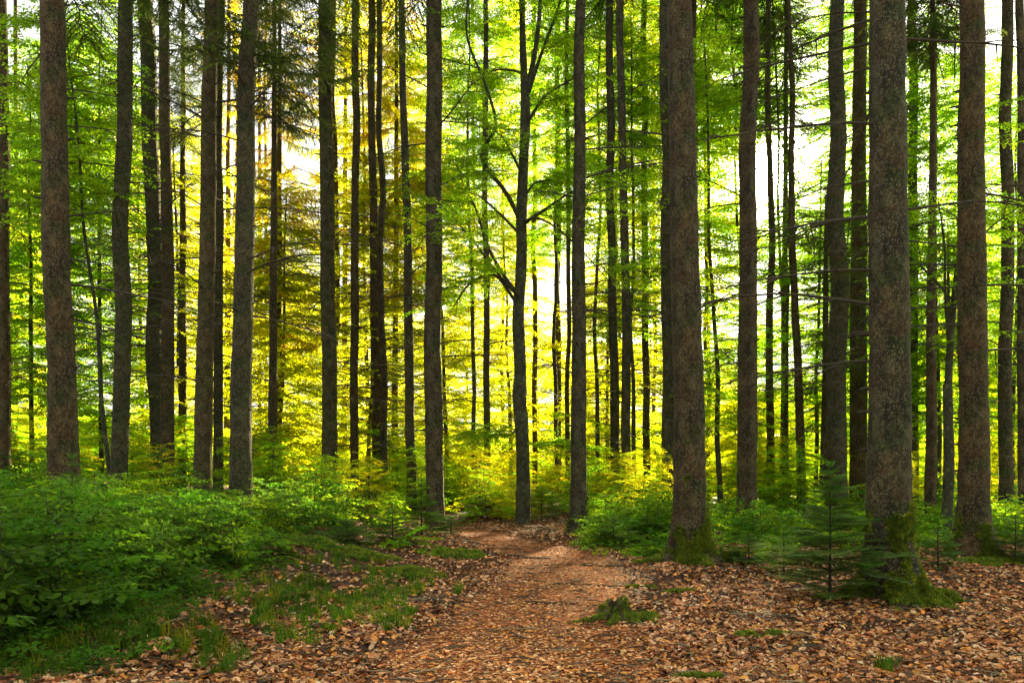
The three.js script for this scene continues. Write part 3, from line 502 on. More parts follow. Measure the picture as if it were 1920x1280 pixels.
// two-stemmed beech on the right
{
  const d = 18, X0 = 1782, x0 = px(X0, d), z = -d, y0 = terrain(x0, z), t = base('beech_tree', x0, y0, z); R = rng(1782);
  tag(t, 'dark two-stemmed beech left of the thick right trunk', 'tree', 'leafy beeches of the background');
  const Q = (X, Y, dz = 0) => V(px(X, d) - x0, py(Y, d) - y0, dz), list = [];
  const limb = (name, pts, w0, w1, seg = 10) => { const P = new THREE.CatmullRomCurve3(pts).getPoints(pts.length * 6); part(name, new Geo().tube(P, P.map((_, k) => (w0 + (w1 - w0) * k / (P.length - 1)) * d / F / 2), seg, { bump: (s, k, a) => 1 + 0.10 * vnoise(Math.cos(a) * 1.3, k * 0.5, Math.sin(a) * 1.3 + w0) }).build(true, true), M.beechBark, t); return P; };
  limb('trunk', [Q(1722, 1030, 0.4), Q(1740, 1012, 0.3), Q(1766, 1000, 0.1), Q(1776, 960), Q(1780, 880), Q(1779, 800), Q(1777, 720)], 24, 16, 12);
  const A = [limb('branch', [Q(1778, 740), Q(1780, 620, 0.1), Q(1788, 500, 0.2), Q(1800, 380, 0.3), Q(1812, 200, 0.4)], 14, 6), limb('branch', [Q(1780, 760), Q(1795, 660, -0.3), Q(1802, 560, -0.5), Q(1806, 420, -0.6)], 10, 4), limb('branch', [Q(1779, 640), Q(1755, 560, 0.4), Q(1735, 470, 0.8), Q(1715, 400, 1.0)], 6, 2), limb('branch', [Q(1784, 560), Q(1750, 490, -0.5), Q(1722, 440, -1)], 5, 2), limb('branch', [Q(1788, 500), Q(1830, 440, 0.6), Q(1880, 400, 1.1)], 5, 2)];
  for (const P of A) for (let k = Math.floor(P.length * 0.35); k < P.length; k++) if (R() < 0.7) list.push([P[k].clone(), rr(0, 6.28), rr(-0.2, 0.15), rr(-0.25, 0.25), rr(0.5, 0.9)]);
  scatter('crown', BOUGH[2], M.leaf, list, TINT.fresh, t, 0.22);
}
// spruces with hanging boughs in the middle distance, dark or painted sunlit gold
function spruceCrown(label, X0, d, top, low, half, n, tint) {
  if (d > 26) d = 26 + (d - 26) * 0.35;
  const seed = Math.round(X0 * 3 + d); R = rng(seed); const x0 = px(X0, d), z = -d, y0 = terrain(x0, z), t = base('spruce_tree', x0, y0, z); tag(t, label, 'tree', 'spruces with hanging boughs');
  const hTop = py(top, d) - y0 + 1, hLow = py(low, d) - y0, s = trunkShape(0, 0.1, hTop, 0.16, 0.05, seed, { seg: 10, rows: 30 }); part('trunk', s.geo.build(true, true), M.bark[1], t);
  n *= tint === 'sunPaintedNeedle' ? 2 : 3; n = Math.round(n * (tint === 'sunPaintedNeedle' ? 0.62 : 1)); const list = [], Lb = 2.4; for (let k = 0; k < n; k++) { const u = R(), y = hLow + (hTop - hLow) * u, a = k * 2.399 + rr(-0.4, 0.4), sc = half * d / F / Lb * (1.15 - 0.5 * u) * rr(0.6, 1.15); list.push([V(Math.cos(a) * 0.1, y, -Math.sin(a) * 0.1), a, rr(-0.3, 0.05), rr(-0.2, 0.2), sc]); }
  scatter('crown', tint === 'sunPaintedNeedle' ? SPRUCE_FAR[seed % 2] : SPRUCE[seed % 3], M.needle, list, (k) => (tint === 'sunPaintedNeedle' && k % 2 ? [0.46, 0.52, 0.012] : TINT[tint]), t, 0.3);
}
spruceCrown('spruce painted sunlit gold between the yellow-moss trunk and the dark trunk', 520, 36, -60, 620, 95, 120, 'sunPaintedNeedle');
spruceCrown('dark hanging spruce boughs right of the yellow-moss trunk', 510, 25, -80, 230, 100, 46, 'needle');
spruceCrown('spruce painted sunlit gold behind the narrow trunk on the left', 425, 42, -60, 640, 70, 110, 'sunPaintedNeedle');
spruceCrown('spruce painted sunlit gold behind the slim trunks left of the path', 740, 44, -80, 560, 95, 150, 'sunPaintedNeedle');
spruceCrown('spruce painted sunlit gold left of the slim lone trunk', 645, 48, -80, 500, 70, 100, 'sunPaintedNeedle');
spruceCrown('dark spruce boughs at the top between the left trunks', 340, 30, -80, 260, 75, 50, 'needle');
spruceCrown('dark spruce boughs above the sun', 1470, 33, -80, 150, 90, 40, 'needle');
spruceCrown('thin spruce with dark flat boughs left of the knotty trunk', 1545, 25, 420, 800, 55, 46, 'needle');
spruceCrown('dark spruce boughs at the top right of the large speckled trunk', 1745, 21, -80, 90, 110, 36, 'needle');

// ---------------------------------------------------------------- undergrowth: saplings, young firs
const free = (x, z, r) => !TREES.some(([, , a, b]) => Math.hypot(a - x, b - z) < r);
const saplingProto = {};
function sapling(hgt, variant, tint) {                          // unit tree of a given height; parts: stem, foliage
  const key = [hgt, variant, tint].join(); if (saplingProto[key]) return saplingProto[key].clone();
  R = rng(900 + variant * 17 + Math.round(hgt * 10)); const g = new THREE.Group(), pts = [], n = 8, st = new Geo();
  let x = 0, z = 0; const lx = rr(-0.12, 0.12), lz = rr(-0.12, 0.12); for (let k = 0; k <= n; k++) { pts.push(V(x, -0.05 + hgt * k / n, z)); x += (lx + rr(-0.05, 0.05)) * hgt / n; z += (lz + rr(-0.05, 0.05)) * hgt / n; }
  st.tube(pts, pts.map((_, k) => (0.006 + 0.005 * hgt) * (1 - 0.8 * k / n)), 5);
  const list = [], big = hgt > 1.6, L = big ? 1.7 : 0.62, cnt = big ? Math.round(26 * hgt) : Math.round(22 * hgt + 7);
  for (let k = 0; k < cnt; k++) {
    const u = 0.12 + 0.88 * (k + R()) / cnt, f = u * n, j = Math.min(n - 1, Math.floor(f)), p = V().lerpVectors(pts[j], pts[j + 1], f - j), a = k * 2.399 + rr(-0.4, 0.4), sc = (big ? 0.62 : 0.95) * (1.15 - 0.6 * u) * rr(0.6, 1.2), off = (big ? 0.12 : 0.22) * hgt * (1 - 0.7 * u) * R(), q = V().copy(p).add(V(Math.cos(a) * off, off * 0.3, -Math.sin(a) * off));
    if (off > 0.08) st.tube([V().copy(p).add(V(0, -off * 0.3, 0)), q], [0.005, 0.003], 4, { cap: false });
    list.push([q, a, rr(-0.3, 0.3), rr(-0.5, 0.5), sc]);
  }
  part('stem', st.build(true), M.twig, g); scatter('foliage', big ? BOUGH[variant % 4] : SPRAY[variant % 4], M.leaf, list, TINT[tint], g, 0.45);
  saplingProto[key] = g; return g.clone();
}
function place(g, name, label, group, x, z, turn, s, category = 'sapling') { g.name = numbered(name); g.position.set(x, terrain(x, z), z); g.rotation.y = turn; g.scale.setScalar(s); tag(g, label, category, group); scene.add(g); return g; }
function fir(hgt, wide, seed, tint = 'fir') {
  R = rng(seed); const g = new THREE.Group(), list = []; part('trunk', new Geo().tube([V(0, -0.08, 0), V(0.01, hgt * 0.5, 0), V(0, hgt, 0)], [0.012 + 0.008 * hgt, 0.012, 0.004], 7).build(true), M.twig, g);
  for (let y = hgt * 0.08; y < hgt * 0.97; y += hgt < 0.7 ? 0.07 : 0.115) { const n = 8, u = y / hgt; for (let k = 0; k < n; k++) list.push([V(0, y + rr(-0.03, 0.03), 0), k * 6.28 / n + y * 9 + rr(-0.3, 0.3), rr(-0.05, 0.25) + 0.35 * u * u, rr(-0.2, 0.2), wide / 0.85 * (u < 0.25 ? 0.6 + 1.6 * u : 1.3 * (1 - u) + 0.1) * rr(0.65, 1.15)]); }
  for (let k = 0; k < 4; k++) list.push([V(0, hgt * 0.97, 0), k * 1.57, 1.0, 0, 0.14 * hgt / 1.5]);
  scatter('foliage', FROND[seed % 2], M.needle, list, TINT[tint], g, 0.3); return g;
}
R = rng(1234);
const SEEN = [], NEAR = [[8, 21, 'left-edge trunk'], [121, 14, 'thick brown left trunk'], [222, 19, 'greyish left trunk'], [299, 26, 'orange-lit dark trunk'], [379, 17.5, 'left lichen-dotted trunk'], [449, 16.5, 'yellow-moss trunk'], [617, 26, 'reddish-backed dark trunk'], [664, 34, 'slim lone trunk'], [714, 34, 'close slim pair'], [773, 26, 'leaning slim trunk'], [816, 19.5, 'straight path trunk'], [913, 36, 'very thin dark trunk'], [981, 21, 'forked beech'], [1084, 18.5, 'pale smooth trunk'], [1154, 32, 'left slim-pair trunk'], [1177, 29, 'right slim-pair trunk'], [1214, 40, 'thin leaning trunk'], [1253, 27, 'half-hidden grey trunk'], [1296, 13, 'big mossy-footed trunk'], [1400, 18.6, 'trunk beside the sun'], [1446, 30, 'thin trunk crossing the sun'], [1504, 27, 'slender bent trunk'], [1569, 23, 'knotty trunk'], [1611, 28, 'narrower brown trunk'], [1668, 9.2, 'large speckled trunk'], [1782, 18, 'two-stemmed beech'], [1828, 13.8, 'thick right trunk'], [1887, 22, 'rough right trunk'], [1920, 20, 'right-edge trunk']];
const COLOUR = { shrub: 'mid green', deep: 'dark green', fresh: 'bright green', yellow: 'yellow-green' };  // yellow-green saplings wear the painted sun tint
const LSEEN = {};
function sapLabel(X, d, hgt, tint) {
  const [nx, nd, nm] = NEAR.reduce((a, b) => (Math.abs(b[0] - X) < Math.abs(a[0] - X) ? b : a)), size = hgt < 0.45 ? 'ankle-high' : hgt < 0.75 ? 'knee-high' : hgt < 1.2 ? 'waist-high' : hgt < 2 ? 'head-high' : 'tall', gap = Math.abs(d - nd);
  const rel = (d < nd ? (gap > 6 ? 'well before' : 'just before') : gap > 6 ? 'well behind' : 'just behind') + (Math.abs(X - nx) < 12 ? '' : X < nx ? ' and left of' : ' and right of');
  const l = `${size} ${COLOUR[tint]} sapling ${rel} the ${nm}`, n = (LSEEN[l] = (LSEEN[l] ?? 0) + 1); return n === 1 ? l : l.replace('sapling', [, , 'bushier sapling', 'spreading sapling', 'upright sapling', 'slanting sapling'][Math.min(5, n)]);
}
function undergrowth(n, dMin, dMax, XMin, XMax, hs, tints, label, group, keep) {
  for (let k = 0, tries = 0; k < n && tries < n * 30; tries++) {
    const rs = rng(5000 + SEEN.length * 131 + tries * 7 + Math.round(XMin)), d = dMin + (dMax - dMin) * rs() ** 0.8, X = XMin + (XMax - XMin) * rs(), x = px(X, d), z = -d;
    if (Math.abs(x - pathX(d)) < pathHalf(d) + 0.35 && d < 21.5) continue;
    if (!free(x, z, 0.45) || (keep && !keep(x, z, X, d))) continue;
    const hgt = hs[Math.floor(rs() * hs.length)], vr = Math.floor(rs() * 4), tn = tints[Math.floor(rs() * tints.length)], g = sapling(hgt, vr, tn);
    place(g, 'beech_sapling', sapLabel(X, d, hgt, tn), group, x, z, rs() * 6.28, 0.8 + 0.45 * rs()); SEEN.push([x, z]); k++;
  }
}
undergrowth(58, 5.4, 11.5, -80, 560, [0.4, 0.7, 1.0], ['shrub', 'deep', 'deep'], 'low green sapling in the leafy thicket at the lower left', 'saplings of the lower left thicket', (x, z, X, d) => X < 130 + (d - 5.4) * 75 && x < -1.6);
undergrowth(50, 11.5, 19, -60, 780, [0.4, 0.6, 0.8, 1.1], ['shrub', 'fresh', 'deep'], 'green sapling on the bank among the left trunks', 'saplings on the left bank', (x, z, X) => !(x > -4.3 && x < -2 && z > -14));
undergrowth(44, 19, 30, -40, 900, [1.6, 2.4], ['fresh', 'fresh', 'yellow'], 'leafy sapling behind the left trunks', 'saplings behind the left trunks');
undergrowth(40, 21, 32, 820, 1300, [0.8, 1.1, 1.6, 2.4], ['fresh', 'yellow'], 'light green sapling around the far bend of the path', 'saplings at the far bend of the path');
undergrowth(26, 15.5, 22, 1110, 1290, [0.5, 0.8, 1.1], ['fresh', 'shrub'], 'low sapling between the pale trunk and the big mossy-footed trunk', 'saplings beside the big mossy-footed trunk');
undergrowth(26, 15.5, 23, 1330, 1960, [0.5, 0.8, 1.1], ['fresh', 'shrub'], 'low sapling among the trunks on the right side', 'saplings among the right trunks', (x, z, X, d) => d > 16.5 || X < 1560);
undergrowth(42, 23, 36, 1290, 1960, [1.6, 2.4], ['fresh', 'yellow'], 'leafy sapling behind the right trunks', 'saplings behind the right trunks');
// the unbroken leafy mass farther back
{
  R = rng(3131); const list = [];
  for (let k = 0; k < 5200; k++) { const d = 30 + 42 * R() ** 0.7, X = -80 + 2080 * R(), x = px(X, d), z = -d, y = terrain(x, z); list.push([V(x, y + 0.15 + (2.2 + 2.2 * vnoise(x * 0.35, z * 0.35)) * R() ** 1.3, z), rr(0, 6.28), rr(-0.35, 0.3), rr(-0.5, 0.5), rr(0.6, 1.2)]); }
  const im = scatter('far_undergrowth', BOUGH_FAR[0], M.leaf, list, (k) => (k % 3 ? TINT.yellow : TINT.fresh), scene, 0.25); tag(im, 'sunlit mass of leafy undergrowth far behind the trunks', 'undergrowth', null, 'stuff');
}
// young firs
[[1556, 8.9, 1.62, 0.86, 'young fir in front of the large lichen-speckled trunk'], [1470, 11.5, 0.75, 0.6, 'low young fir left of the one at the large speckled trunk'], [1405, 12.6, 0.5, 0.5, 'small fir beside the root of the big mossy-footed trunk'], [1760, 11.8, 0.7, 0.5, 'small fir between the large speckled trunk and the thick right trunk'], [1905, 13.2, 0.8, 0.6, 'young fir right of the thick trunk near the right edge'], [790, 15.5, 1.25, 0.62, 'young fir at the foot of the straight path trunk'], [735, 14.2, 0.7, 0.6, 'small fir left of the straight path trunk'], [845, 17.2, 0.55, 0.55, 'low fir touching the path at its left bend'], [1150, 15.2, 0.7, 0.62, 'small fir right of the pale smooth trunk'], [1215, 16.2, 0.8, 0.6, 'young fir left of the big mossy-footed trunk'], [455, 14.2, 0.75, 0.5, 'small fir before the trunk with yellow moss'], [135, 7.6, 1.35, 0.5, 'dark young fir in the lower left thicket'], [650, 13.4, 0.55, 0.55, 'small fir on the hummock left of the path'], [1015, 23, 1.1, 0.9, 'fir bush at the far bend of the path'], [905, 23.5, 1.0, 0.9, 'fir bush where the path disappears']].forEach(([X, d, h, w, label], k) => place(fir(h, w, 600 + k, k % 4 === 1 ? 'shrub' : 'fir'), 'young_fir', label, 'young firs', px(X, d), -d, k, 1, 'fir'));

// ---------------------------------------------------------------- stump, moss cushions, sticks, roots in the path
{
  const p = groundAt(1152, 1160), t = base('tree_stump', p.x, p.y, p.z, 0.2); tag(t, 'small broken mossy stump beside the path', 'stump'); R = rng(88);
  const seg = 40, rows = 12, pos = [], uv = [], idx = [];
  const topH = (a) => 0.185 + 0.05 * Math.cos(a - 0.2) + 0.03 * vnoise(Math.cos(a) * 3, Math.sin(a) * 3) - 0.07 * Math.exp(-(((a - 2.1) / 0.5) ** 2));
  const shell = (inner) => { const b = pos.length / 3; for (let k = 0; k <= rows; k++) for (let s = 0; s <= seg; s++) { const a = s / seg * 6.2832, u = k / rows, y = -0.06 + (topH(s % seg / seg * 6.2832) + 0.06) * u, fl = Math.exp(-Math.max(0, y) / 0.09), lob = Math.max(0, Math.cos(a * 4 + 0.6)) ** 2; let r = 0.135 + 0.18 * fl * (0.35 + 0.65 * lob) + 0.012 * fbm(Math.cos(a) * 4, y * 10, Math.sin(a) * 4, 2); if (inner) r = Math.max(0.03, 0.11 - 0.03 * (1 - u)); pos.push(Math.cos(a) * r, y, Math.sin(a) * r * 0.85); uv.push(a * 0.15, y); } return b; };
  const o = shell(false), i = shell(true), q = seg + 1;
  for (const [b, fl] of [[o, 0], [i, 1]]) for (let k = 0; k < rows; k++) for (let s = 0; s < seg; s++) { const a = b + k * q + s, c = a + q; fl ? idx.push(a, a + 1, c, a + 1, c + 1, c) : idx.push(a, c, a + 1, a + 1, c, c + 1); }
  for (let s = 0; s < seg; s++) { const a = o + rows * q + s, c = i + rows * q + s; idx.push(a, c, a + 1, a + 1, c, c + 1); }
  const g = new THREE.BufferGeometry(); g.setAttribute('position', new THREE.Float32BufferAttribute(pos, 3)); g.setAttribute('uv', new THREE.Float32BufferAttribute(uv, 2)); g.setIndex(idx); g.computeVertexNormals();
  part('stump_wood', g, std({ map: smoothBarkMap, bumpMap: smoothBarkBump, bumpScale: 0.02, color: rgb(1.1, 0.9, 0.6), side: THREE.DoubleSide }), t);
  mossOn(g, t, 900, (v, n) => Math.hypot(v.x, v.z) > 0.1 && fbm(v.x * 9, v.y * 9, v.z * 9, 2) > 0.05 && n.y > -0.2, 89, 0.6);
  for (const [a, L] of [[0.5, 0.42], [1.0, 0.35], [2.6, 0.5], [1.8, 0.25]]) { const P = [], rd = []; for (let k = 0; k <= 6; k++) { const u = k / 6, w = 0.14 + u * L, x = Math.cos(a + 0.3 * u) * w, z = Math.sin(a + 0.3 * u) * w; P.push(V(x, terrain(p.x + x, p.z + z) - p.y + 0.03 * (1 - u) - 0.01, z)); rd.push(0.05 * (1 - 0.7 * u)); } const rg = new Geo().tube(P, rd, 8, { bump: (s, k, aa) => 1 + 0.25 * vnoise(aa * 2, k) }).build(true, true); part('root', rg, M.beechBark, t); mossOn(rg, t, 300, (v, n) => n.y > 0, 91 + a * 10, 0.7); }
}
function cushion(X, Y, rx, rz, hgt, label, seed) {               // moss cushion: low uneven dome with tufts
  const p = groundAt(X, Y), t = base('moss_cushion', p.x, p.y, p.z); tag(t, label, 'moss', 'moss cushions'); const n = 26, pos = [], idx = [];
  for (let j = 0; j <= n; j++) for (let i = 0; i <= n; i++) { const x = (i / n * 2 - 1), z = (j / n * 2 - 1), r = Math.hypot(x, z) * (1 + 0.35 * vnoise(x * 2 + seed, z * 2)), e = Math.max(0, 1 - r * r); pos.push(x * rx, terrain(p.x + x * rx, p.z + z * rz) - p.y - 0.02 + hgt * Math.sqrt(e) * (0.75 + 0.5 * fbm(x * 3, z * 3, seed, 2)), z * rz); }
  for (let j = 0; j < n; j++) for (let i = 0; i < n; i++) { const a = j * (n + 1) + i, b = a + n + 1; idx.push(a, b, a + 1, a + 1, b, b + 1); }
  const g = new THREE.BufferGeometry(); g.setAttribute('position', new THREE.Float32BufferAttribute(pos, 3)); g.setIndex(idx); g.computeVertexNormals();
  part('mound', g, std({ color: rgb(0.05, 0.055, 0.012), roughness: 1 }), t);
  mossOn(g, t, Math.round(3600 * rx * rz) + 150, (v) => v.y > terrain(p.x + v.x, p.z + v.z) - p.y + 0.004, seed, 1.25, 'tufts');
}
cushion(575, 1022, 0.55, 0.3, 0.14, 'long mossy hump on the bank left of the path', 201); cushion(690, 1045, 0.6, 0.3, 0.08, 'flat moss patch right of the long mossy hump', 202); cushion(860, 1045, 0.55, 0.6, 0.12, 'dark moss cushion hanging over the left path edge', 203); cushion(770, 1075, 0.7, 0.35, 0.07, 'flat moss patch below the straight path trunk', 204);
cushion(1275, 1112, 0.22, 0.12, 0.05, 'small moss patch behind the stump to its right', 205); cushion(1200, 1103, 0.3, 0.08, 0.03, 'thin moss strip behind the stump', 206); cushion(1190, 1160, 0.3, 0.2, 0.05, 'moss patch against the stump', 207); cushion(1430, 1195, 0.3, 0.12, 0.04, 'moss patch in the leaf litter below the young fir', 208); cushion(1240, 1040, 0.6, 0.35, 0.08, 'moss patch left of the big mossy foot', 209); cushion(1310, 1274, 0.22, 0.08, 0.04, 'moss patch at the lower picture edge right of the path', 210); cushion(655, 1130, 0.45, 0.18, 0.06, 'moss cushion among the grass at the left path side', 211); cushion(1880, 1055, 0.7, 0.4, 0.06, 'moss patch at the foot of the thick right trunk', 212); cushion(330, 1010, 0.6, 0.4, 0.1, 'moss cushion under the left thicket', 213);
function stick(X, Y, L, r, turn, lift, label, mat = M.deadwood, name = 'fallen_stick', category = 'stick', group = 'fallen sticks') {
  const p = groundAt(X, Y); R = rng(Math.round(X * 3 + Y)); const P = [], rd = [];
  for (let k = 0; k <= 8; k++) { const u = k / 8 - 0.5, x = Math.cos(turn) * u * L + rr(-0.02, 0.02) * L, z = Math.sin(turn) * u * L + rr(-0.02, 0.02) * L; P.push(V(x, terrain(p.x + x, p.z + z) - p.y + r * 0.4 + lift * (u + 0.5), z)); rd.push(r * (1 - 0.5 * (k / 8))); }
  const g = new Geo().tube(P, rd, 7, { bump: (s, k, a) => 1 + 0.15 * vnoise(a, k * 0.9) }); if (lift > 0) for (let k = 2; k < 8; k += 2) { const e = V(rr(-1, 1), rr(0.1, 0.7), rr(-1, 1)).normalize().multiplyScalar(L * 0.16); g.tube([P[k], V().copy(P[k]).add(e)], [r * 0.4, r * 0.15], 5); }
  const m = part(name, g.build(true, true), mat, scene); m.name = numbered(name); m.position.copy(p); tag(m, label, category, group);
}
stick(235, 950, 1.1, 0.018, 0.5, 0.35, 'bare stick poking out of the left thicket'); stick(620, 975, 1.5, 0.02, 0.15, 0.1, 'pale stick lying on the bank behind the long mossy hump'); stick(600, 1012, 1.1, 0.014, -0.3, 0.15, 'thin stick across the long mossy hump'); stick(430, 1005, 0.9, 0.02, 1.1, 0.3, 'light stick leaning below the yellow-moss trunk'); stick(300, 1000, 1.4, 0.02, 0.2, 0.1, 'brown branch lying under the left thicket'); stick(1560, 1235, 0.42, 0.014, 0.2, 0, 'short bark-brown stick in the litter at the lower right'); stick(1490, 1215, 0.5, 0.01, -0.4, 0, 'thin stick in the litter below the large speckled trunk');
[[1030, 1133, 0.62, 0.020, 0.1], [985, 1119, 0.4, 0.014, -0.15], [940, 1040, 0.8, 0.02, 0.08], [1000, 1047, 0.6, 0.022, 0.15], [1075, 1096, 0.5, 0.016, 0.2], [1165, 1100, 0.7, 0.016, -0.05], [1120, 1062, 0.5, 0.018, 0.1], [900, 1020, 0.6, 0.02, -0.2], [960, 1030, 0.5, 0.018, 0.2], [1180, 1058, 0.8, 0.022, -0.1], [1040, 1060, 0.5, 0.016, 0.05]].forEach(([X, Y, L, r, a], k) => stick(X, Y, L, r, a, 0, ['dark root across the path left of the stump', 'thin root across the path, left of the one near the stump', 'dark root crossing the far path on the left', 'root crossing the middle of the far path', 'short root in the path above the stump', 'root lying just behind the stump', 'root in the far path before the pale trunk', 'root at the far left edge of the path', 'small root between the two far path roots', 'root at the path edge left of the big mossy foot', 'thin root in the middle of the path'][k], M.beechBark, 'exposed_root', 'root', 'roots in the path'));

// ---------------------------------------------------------------- grass
const TUFT = [71, 72, 73].map((s) => { R = rng(s); const g = new Geo(); for (let k = 0; k < 22; k++) { const a = rr(0, 6.28), L = rr(0.07, 0.2), lean = rr(0.15, 0.75), p = V(rr(-0.04, 0.04), -0.02, rr(-0.04, 0.04)), d = V(Math.cos(a), 0, Math.sin(a)), s2 = V(-d.z, 0, d.x).multiplyScalar(rr(0.002, 0.0042)), m = V().copy(p).addScaledVector(d, L * lean * 0.3).add(V(0, L * 0.6, 0)), t = V().copy(p).addScaledVector(d, L * lean).add(V(0, L * (1 - 0.35 * lean), 0)), b = rr(0.6, 1.3), c = [b * rr(0.8, 1.3), b, b * 0.9]; g.tri(V().copy(p).add(s2), V().copy(p).sub(s2), V().copy(m).add(s2), c); g.tri(V().copy(p).sub(s2), V().copy(m).sub(s2), V().copy(m).add(s2), c); g.tri(V().copy(m).add(s2), V().copy(m).sub(s2), t, c); } return g.build(false); });
{
  R = rng(777); const list = [], patches = [[700, 1150, 90, 40, 95], [560, 1165, 90, 50, 90], [740, 1098, 70, 26, 60], [470, 1110, 80, 40, 60], [60, 1240, 110, 50, 95], [30, 1150, 80, 60, 60], [300, 1200, 120, 50, 60], [640, 1060, 90, 20, 40], [860, 1110, 12, 8, 6], [400, 1240, 60, 30, 20], [1150, 1085, 8, 4, 2], [1665, 1255, 25, 12, 6], [200, 1130, 150, 60, 70], [570, 1110, 60, 20, 40]];
  for (const [X, Y, a, b, n] of patches) for (let k = 0; k < n; k++) { const u = R() * 6.28, r = Math.sqrt(R()), p = groundAt(X + Math.cos(u) * r * a, Y + Math.sin(u) * r * b); if (onPath(p.x, p.z) > 0.5) continue; list.push([p, rr(0, 6.28), 0, 0, rr(0.6, 1.25)]); }
  const per = Math.ceil(list.length / 3); for (let k = 0; k < 3; k++) { const im = scatter('grass', TUFT[k], M.leaf, list.slice(k * per, k * per + per), (q) => (q % 4 === 0 ? [0.26, 0.30, 0.015] : [0.09, 0.22, 0.012]), scene, 0.3); im.name = numbered('grass'); tag(im, 'green grass tufts along the left side of the path', 'grass', null, 'stuff'); }
}

// ---------------------------------------------------------------- fallen leaves
const FALLEN = [81, 82, 83, 84].map((s) => {                    // dry beech leaf, curled, about 7 cm along +x
  R = rng(s); const g = new Geo(), L = 0.075, n = 4, curl = rr(-0.9, 1.1), cup = rr(0.1, 0.8), rowsP = [];
  for (let k = 0; k <= n; k++) { const t = k / n, w = L * 0.32 * Math.sin(Math.PI * (0.06 + 0.9 * t)) * rr(0.85, 1.15), x = L * (t - 0.5), y = curl * L * 0.28 * ((t - 0.5) ** 2 * 4 - 0.3) + 0.008; rowsP.push([V(x, y + cup * w * rr(0.5, 1), -w), V(x, y, 0), V(x, y + cup * w * rr(0.3, 1), w)]); }
  for (let k = 0; k < n; k++) for (let q = 0; q < 2; q++) { const a = rowsP[k][q], b = rowsP[k][q + 1], c = rowsP[k + 1][q], d = rowsP[k + 1][q + 1], e = q ? 1.08 : 0.92; g.tri(a, b, c, [e, e, e]); g.tri(b, d, c, [e, e, e]); }
  return g.build(false);
});
const LCOL = [[0.54, 0.24, 0.10], [0.66, 0.34, 0.17], [0.42, 0.15, 0.05], [0.26, 0.085, 0.03], [0.70, 0.44, 0.27], [0.62, 0.26, 0.05], [0.09, 0.035, 0.016], [0.48, 0.20, 0.09], [0.13, 0.05, 0.022]];
{
  R = rng(4242); const bins = [[], [], [], []], near = [];
  const add = (x, z, s, flat) => { const y = terrain(x, z), d = -z; (bins[Math.floor(R() * 4)]).push([V(x, y + 0.004 + rr(0, 0.012) * (flat ? 0.4 : 1), z), rr(0, 6.28), rr(-0.5, 0.5) * (flat ? 0.45 : 1), rr(-0.6, 0.6) * (flat ? 0.45 : 1), s]); };
  for (let k = 0; k < 135000; k++) {
    const d = 4.4 + 20 * R() ** 1.55, X = -40 + 2000 * R(), x = px(X, d), z = -d, P = onPath(x, z), left = smooth(-0.7, -2.2, x - (pathX(d) - 0.9));
    if (P > 0.45) { if (R() < 0.45 + 0.4 * P) add(x, z, rr(0.22, 0.62), true); if (R() < 0.30) add(x, z, rr(0.5, 0.85), true); continue; }
    if (R() < 0.55 * left + 0.25 * smooth(15, 22, d)) continue;
    if (R() < 0.75 * smooth(-0.05, -0.75, fbm(x * 1.1, z * 1.1, 3.3, 3))) continue;
    add(x, z, rr(0.42, 1.15) * (d > 13 ? 1.15 : 1), false);
  }
  // the nearest leaves are pieces of their own under the forest floor
  const floor = scene.getObjectByName('forest_floor'), all = bins.flatMap((b, v) => b.map((q) => [q, v])).filter(([q]) => q[4] > 0.75 && Math.abs(q[0].x * F / -q[0].z) < 950 && HY + (EYE - q[0].y) * F / -q[0].z < 1275).sort((a, b) => b[0][0].z - a[0][0].z).slice(0, 300), mats = LCOL.map((c) => std({ color: rgb(...c), vertexColors: true, roughness: 0.85, side: THREE.DoubleSide })), chosen = new Set(all.map(([q]) => q));
  for (const [q, v] of all) { const m = part('leaf', FALLEN[v], mats[Math.floor(R() * mats.length)], floor); m.position.copy(q[0]); m.rotation.set(q[3], q[1], q[2], 'YZX'); m.scale.setScalar(q[4]); }
  bins.forEach((b, v) => { const im = scatter('fallen_leaves', FALLEN[v], M.litter, b.filter((q) => !chosen.has(q)), (k, p) => { const c = LCOL[Math.floor(R() * (onPath(p.x, p.z) > 0.45 ? 6 : LCOL.length))]; return onPath(p.x, p.z) > 0.45 ? [c[0] * 1.08, c[1] * 1.0, c[2] * 0.85] : c; }, scene, 0.25); im.name = numbered('fallen_leaves'); tag(im, 'dry brown beech leaves covering the forest floor and path', 'leaves', null, 'stuff'); });
}

{ // fine twigs and bits of bark in the litter
  R = rng(5151); const g = new Geo(), list = []; g.tube([V(-0.08, 0.004, 0), V(-0.02, 0.012, 0.006), V(0.03, 0.010, -0.004), V(0.08, 0.004, 0.004)], [0.0035, 0.004, 0.0035, 0.002], 5); g.tube([V(0.0, 0.011, 0), V(0.035, 0.016, 0.025)], [0.0025, 0.0015], 4);
  for (let k = 0; k < 4200; k++) { const d = 4.5 + 15 * R() ** 1.3, x = px(-20 + 1960 * R(), d), z = -d; list.push([V(x, terrain(x, z) + 0.012, z), rr(0, 6.28), rr(-0.15, 0.15), 0, rr(0.4, 1.7)]); }
  const im = scatter('twig_litter', g.build(true), M.litter, list, (k) => (k % 4 ? [0.07, 0.045, 0.025] : [0.28, 0.2, 0.12]), scene, 0.3); tag(im, 'small dry twigs strewn among the fallen leaves', 'twigs', null, 'stuff');
}
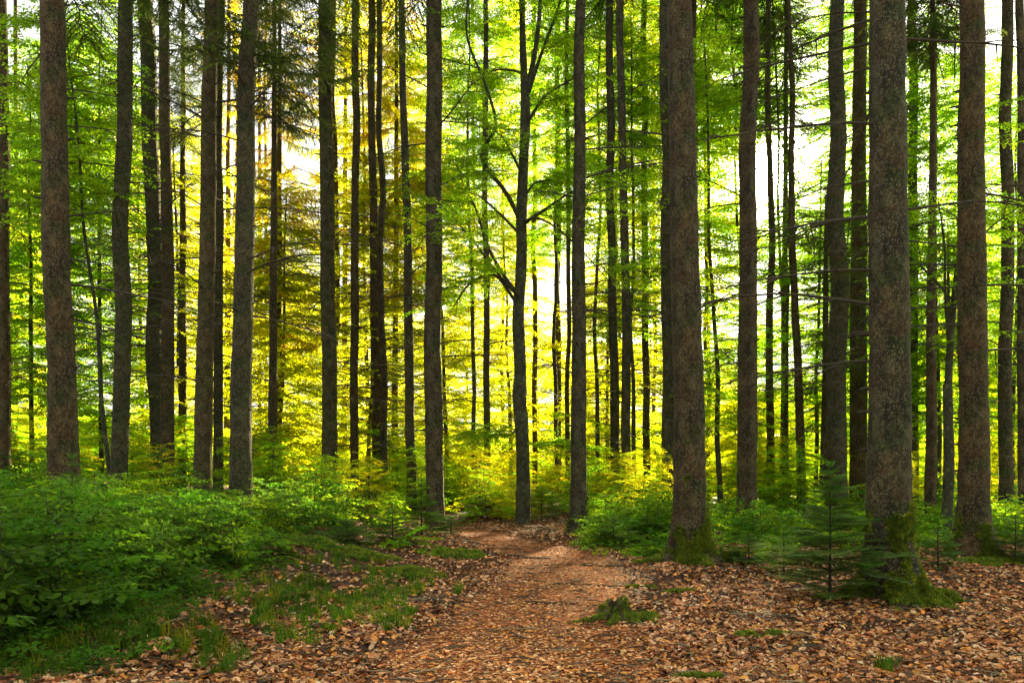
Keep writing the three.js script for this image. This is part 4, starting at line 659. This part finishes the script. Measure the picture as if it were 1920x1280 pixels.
{ // low herbs under the left thicket
  R = rng(6161); const list = [];
  for (let k = 0; k < 900; k++) { const d = 5 + 13 * R(), X = -40 + (140 + (d - 5) * 60 + 120) * R() ** 0.9, x = px(X, d), z = -d; if (x > pathX(d) - pathHalf(d) - 0.7) continue; list.push([V(x, terrain(x, z) + rr(0.01, 0.12), z), rr(0, 6.28), rr(-0.1, 0.5), rr(-0.4, 0.4), rr(0.25, 0.6)]); }
  const im = scatter('ground_cover', SPRAY[0], M.leaf, list, (k) => (k % 3 ? TINT.deep : TINT.shrub), scene, 0.35); im.name = numbered('ground_cover'); tag(im, 'low leafy herbs covering the ground under the left thicket', 'herbs', null, 'stuff');
}
{ // low leafy growth between the trunks on the right
  R = rng(6262); const list = [];
  for (let k = 0; k < 2000; k++) { const d = 13.2 + 10 * R(), X = R() < 0.25 ? 1105 + 170 * R() : 1330 + 630 * R(), x = px(X, d), z = -d; if (X > 1330 && d < 15 + 1.5 * vnoise(x, z) || !free(x, z, 0.4) || onPath(x, z) > 0.1) continue; list.push([V(x, terrain(x, z) + 0.05 + rr(0, 0.45) * smooth(13.5, 17, d), z), rr(0, 6.28), rr(-0.25, 0.3), rr(-0.4, 0.4), rr(0.5, 1.0)]); }
  const im = scatter('ground_cover', SPRAY[1], M.leaf, list, (k) => (k % 3 ? TINT.shrub : TINT.fresh), scene, 0.35); im.name = numbered('ground_cover'); tag(im, 'low leafy growth covering the ground between the right trunks', 'herbs', null, 'stuff');
}
{ // the wood goes on to the sides of and behind the camera and shades the clearing
  const t = base('surrounding_woods', 0, 0, 0); tag(t, 'wood going on beside and behind the viewpoint', 'woods', null, 'stuff'); R = rng(7171); const list = [], tr = [], one = new Geo().tube([V(0, -0.3, 0), V(0.05, 8, 0), V(0, 24, 0)], [0.24, 0.19, 0.05], 9).build(true);
  for (let k = 0; k < 2600; k++) { const x = rr(-38, 38), z = rr(-34, 30); if (z < 2.5 && Math.abs(x) < -z * 0.80 + 4.5) continue; list.push([V(x, terrain(x, z) + 1.5 + 22 * R() ** 0.85, z), rr(0, 6.28), rr(-0.35, 0.2), rr(-0.4, 0.4), rr(0.8, 1.3)]); }
  for (let k = 0; k < 130; k++) { const x = rr(-38, 38), z = rr(-34, 30); if (z < 3.5 && Math.abs(x) < -z * 0.80 + 5) continue; tr.push([V(x, terrain(x, z), z), rr(0, 6.28), 0, 0, rr(0.8, 1.2)]); }
  scatter('foliage', BOUGH_FAR[1], M.leaf, list, TINT.fresh, t, 0.25); scatter('trunks', one, M.bark[0], tr, [1, 1, 1], t, 0.1);
}

renderer.render(scene, camera);
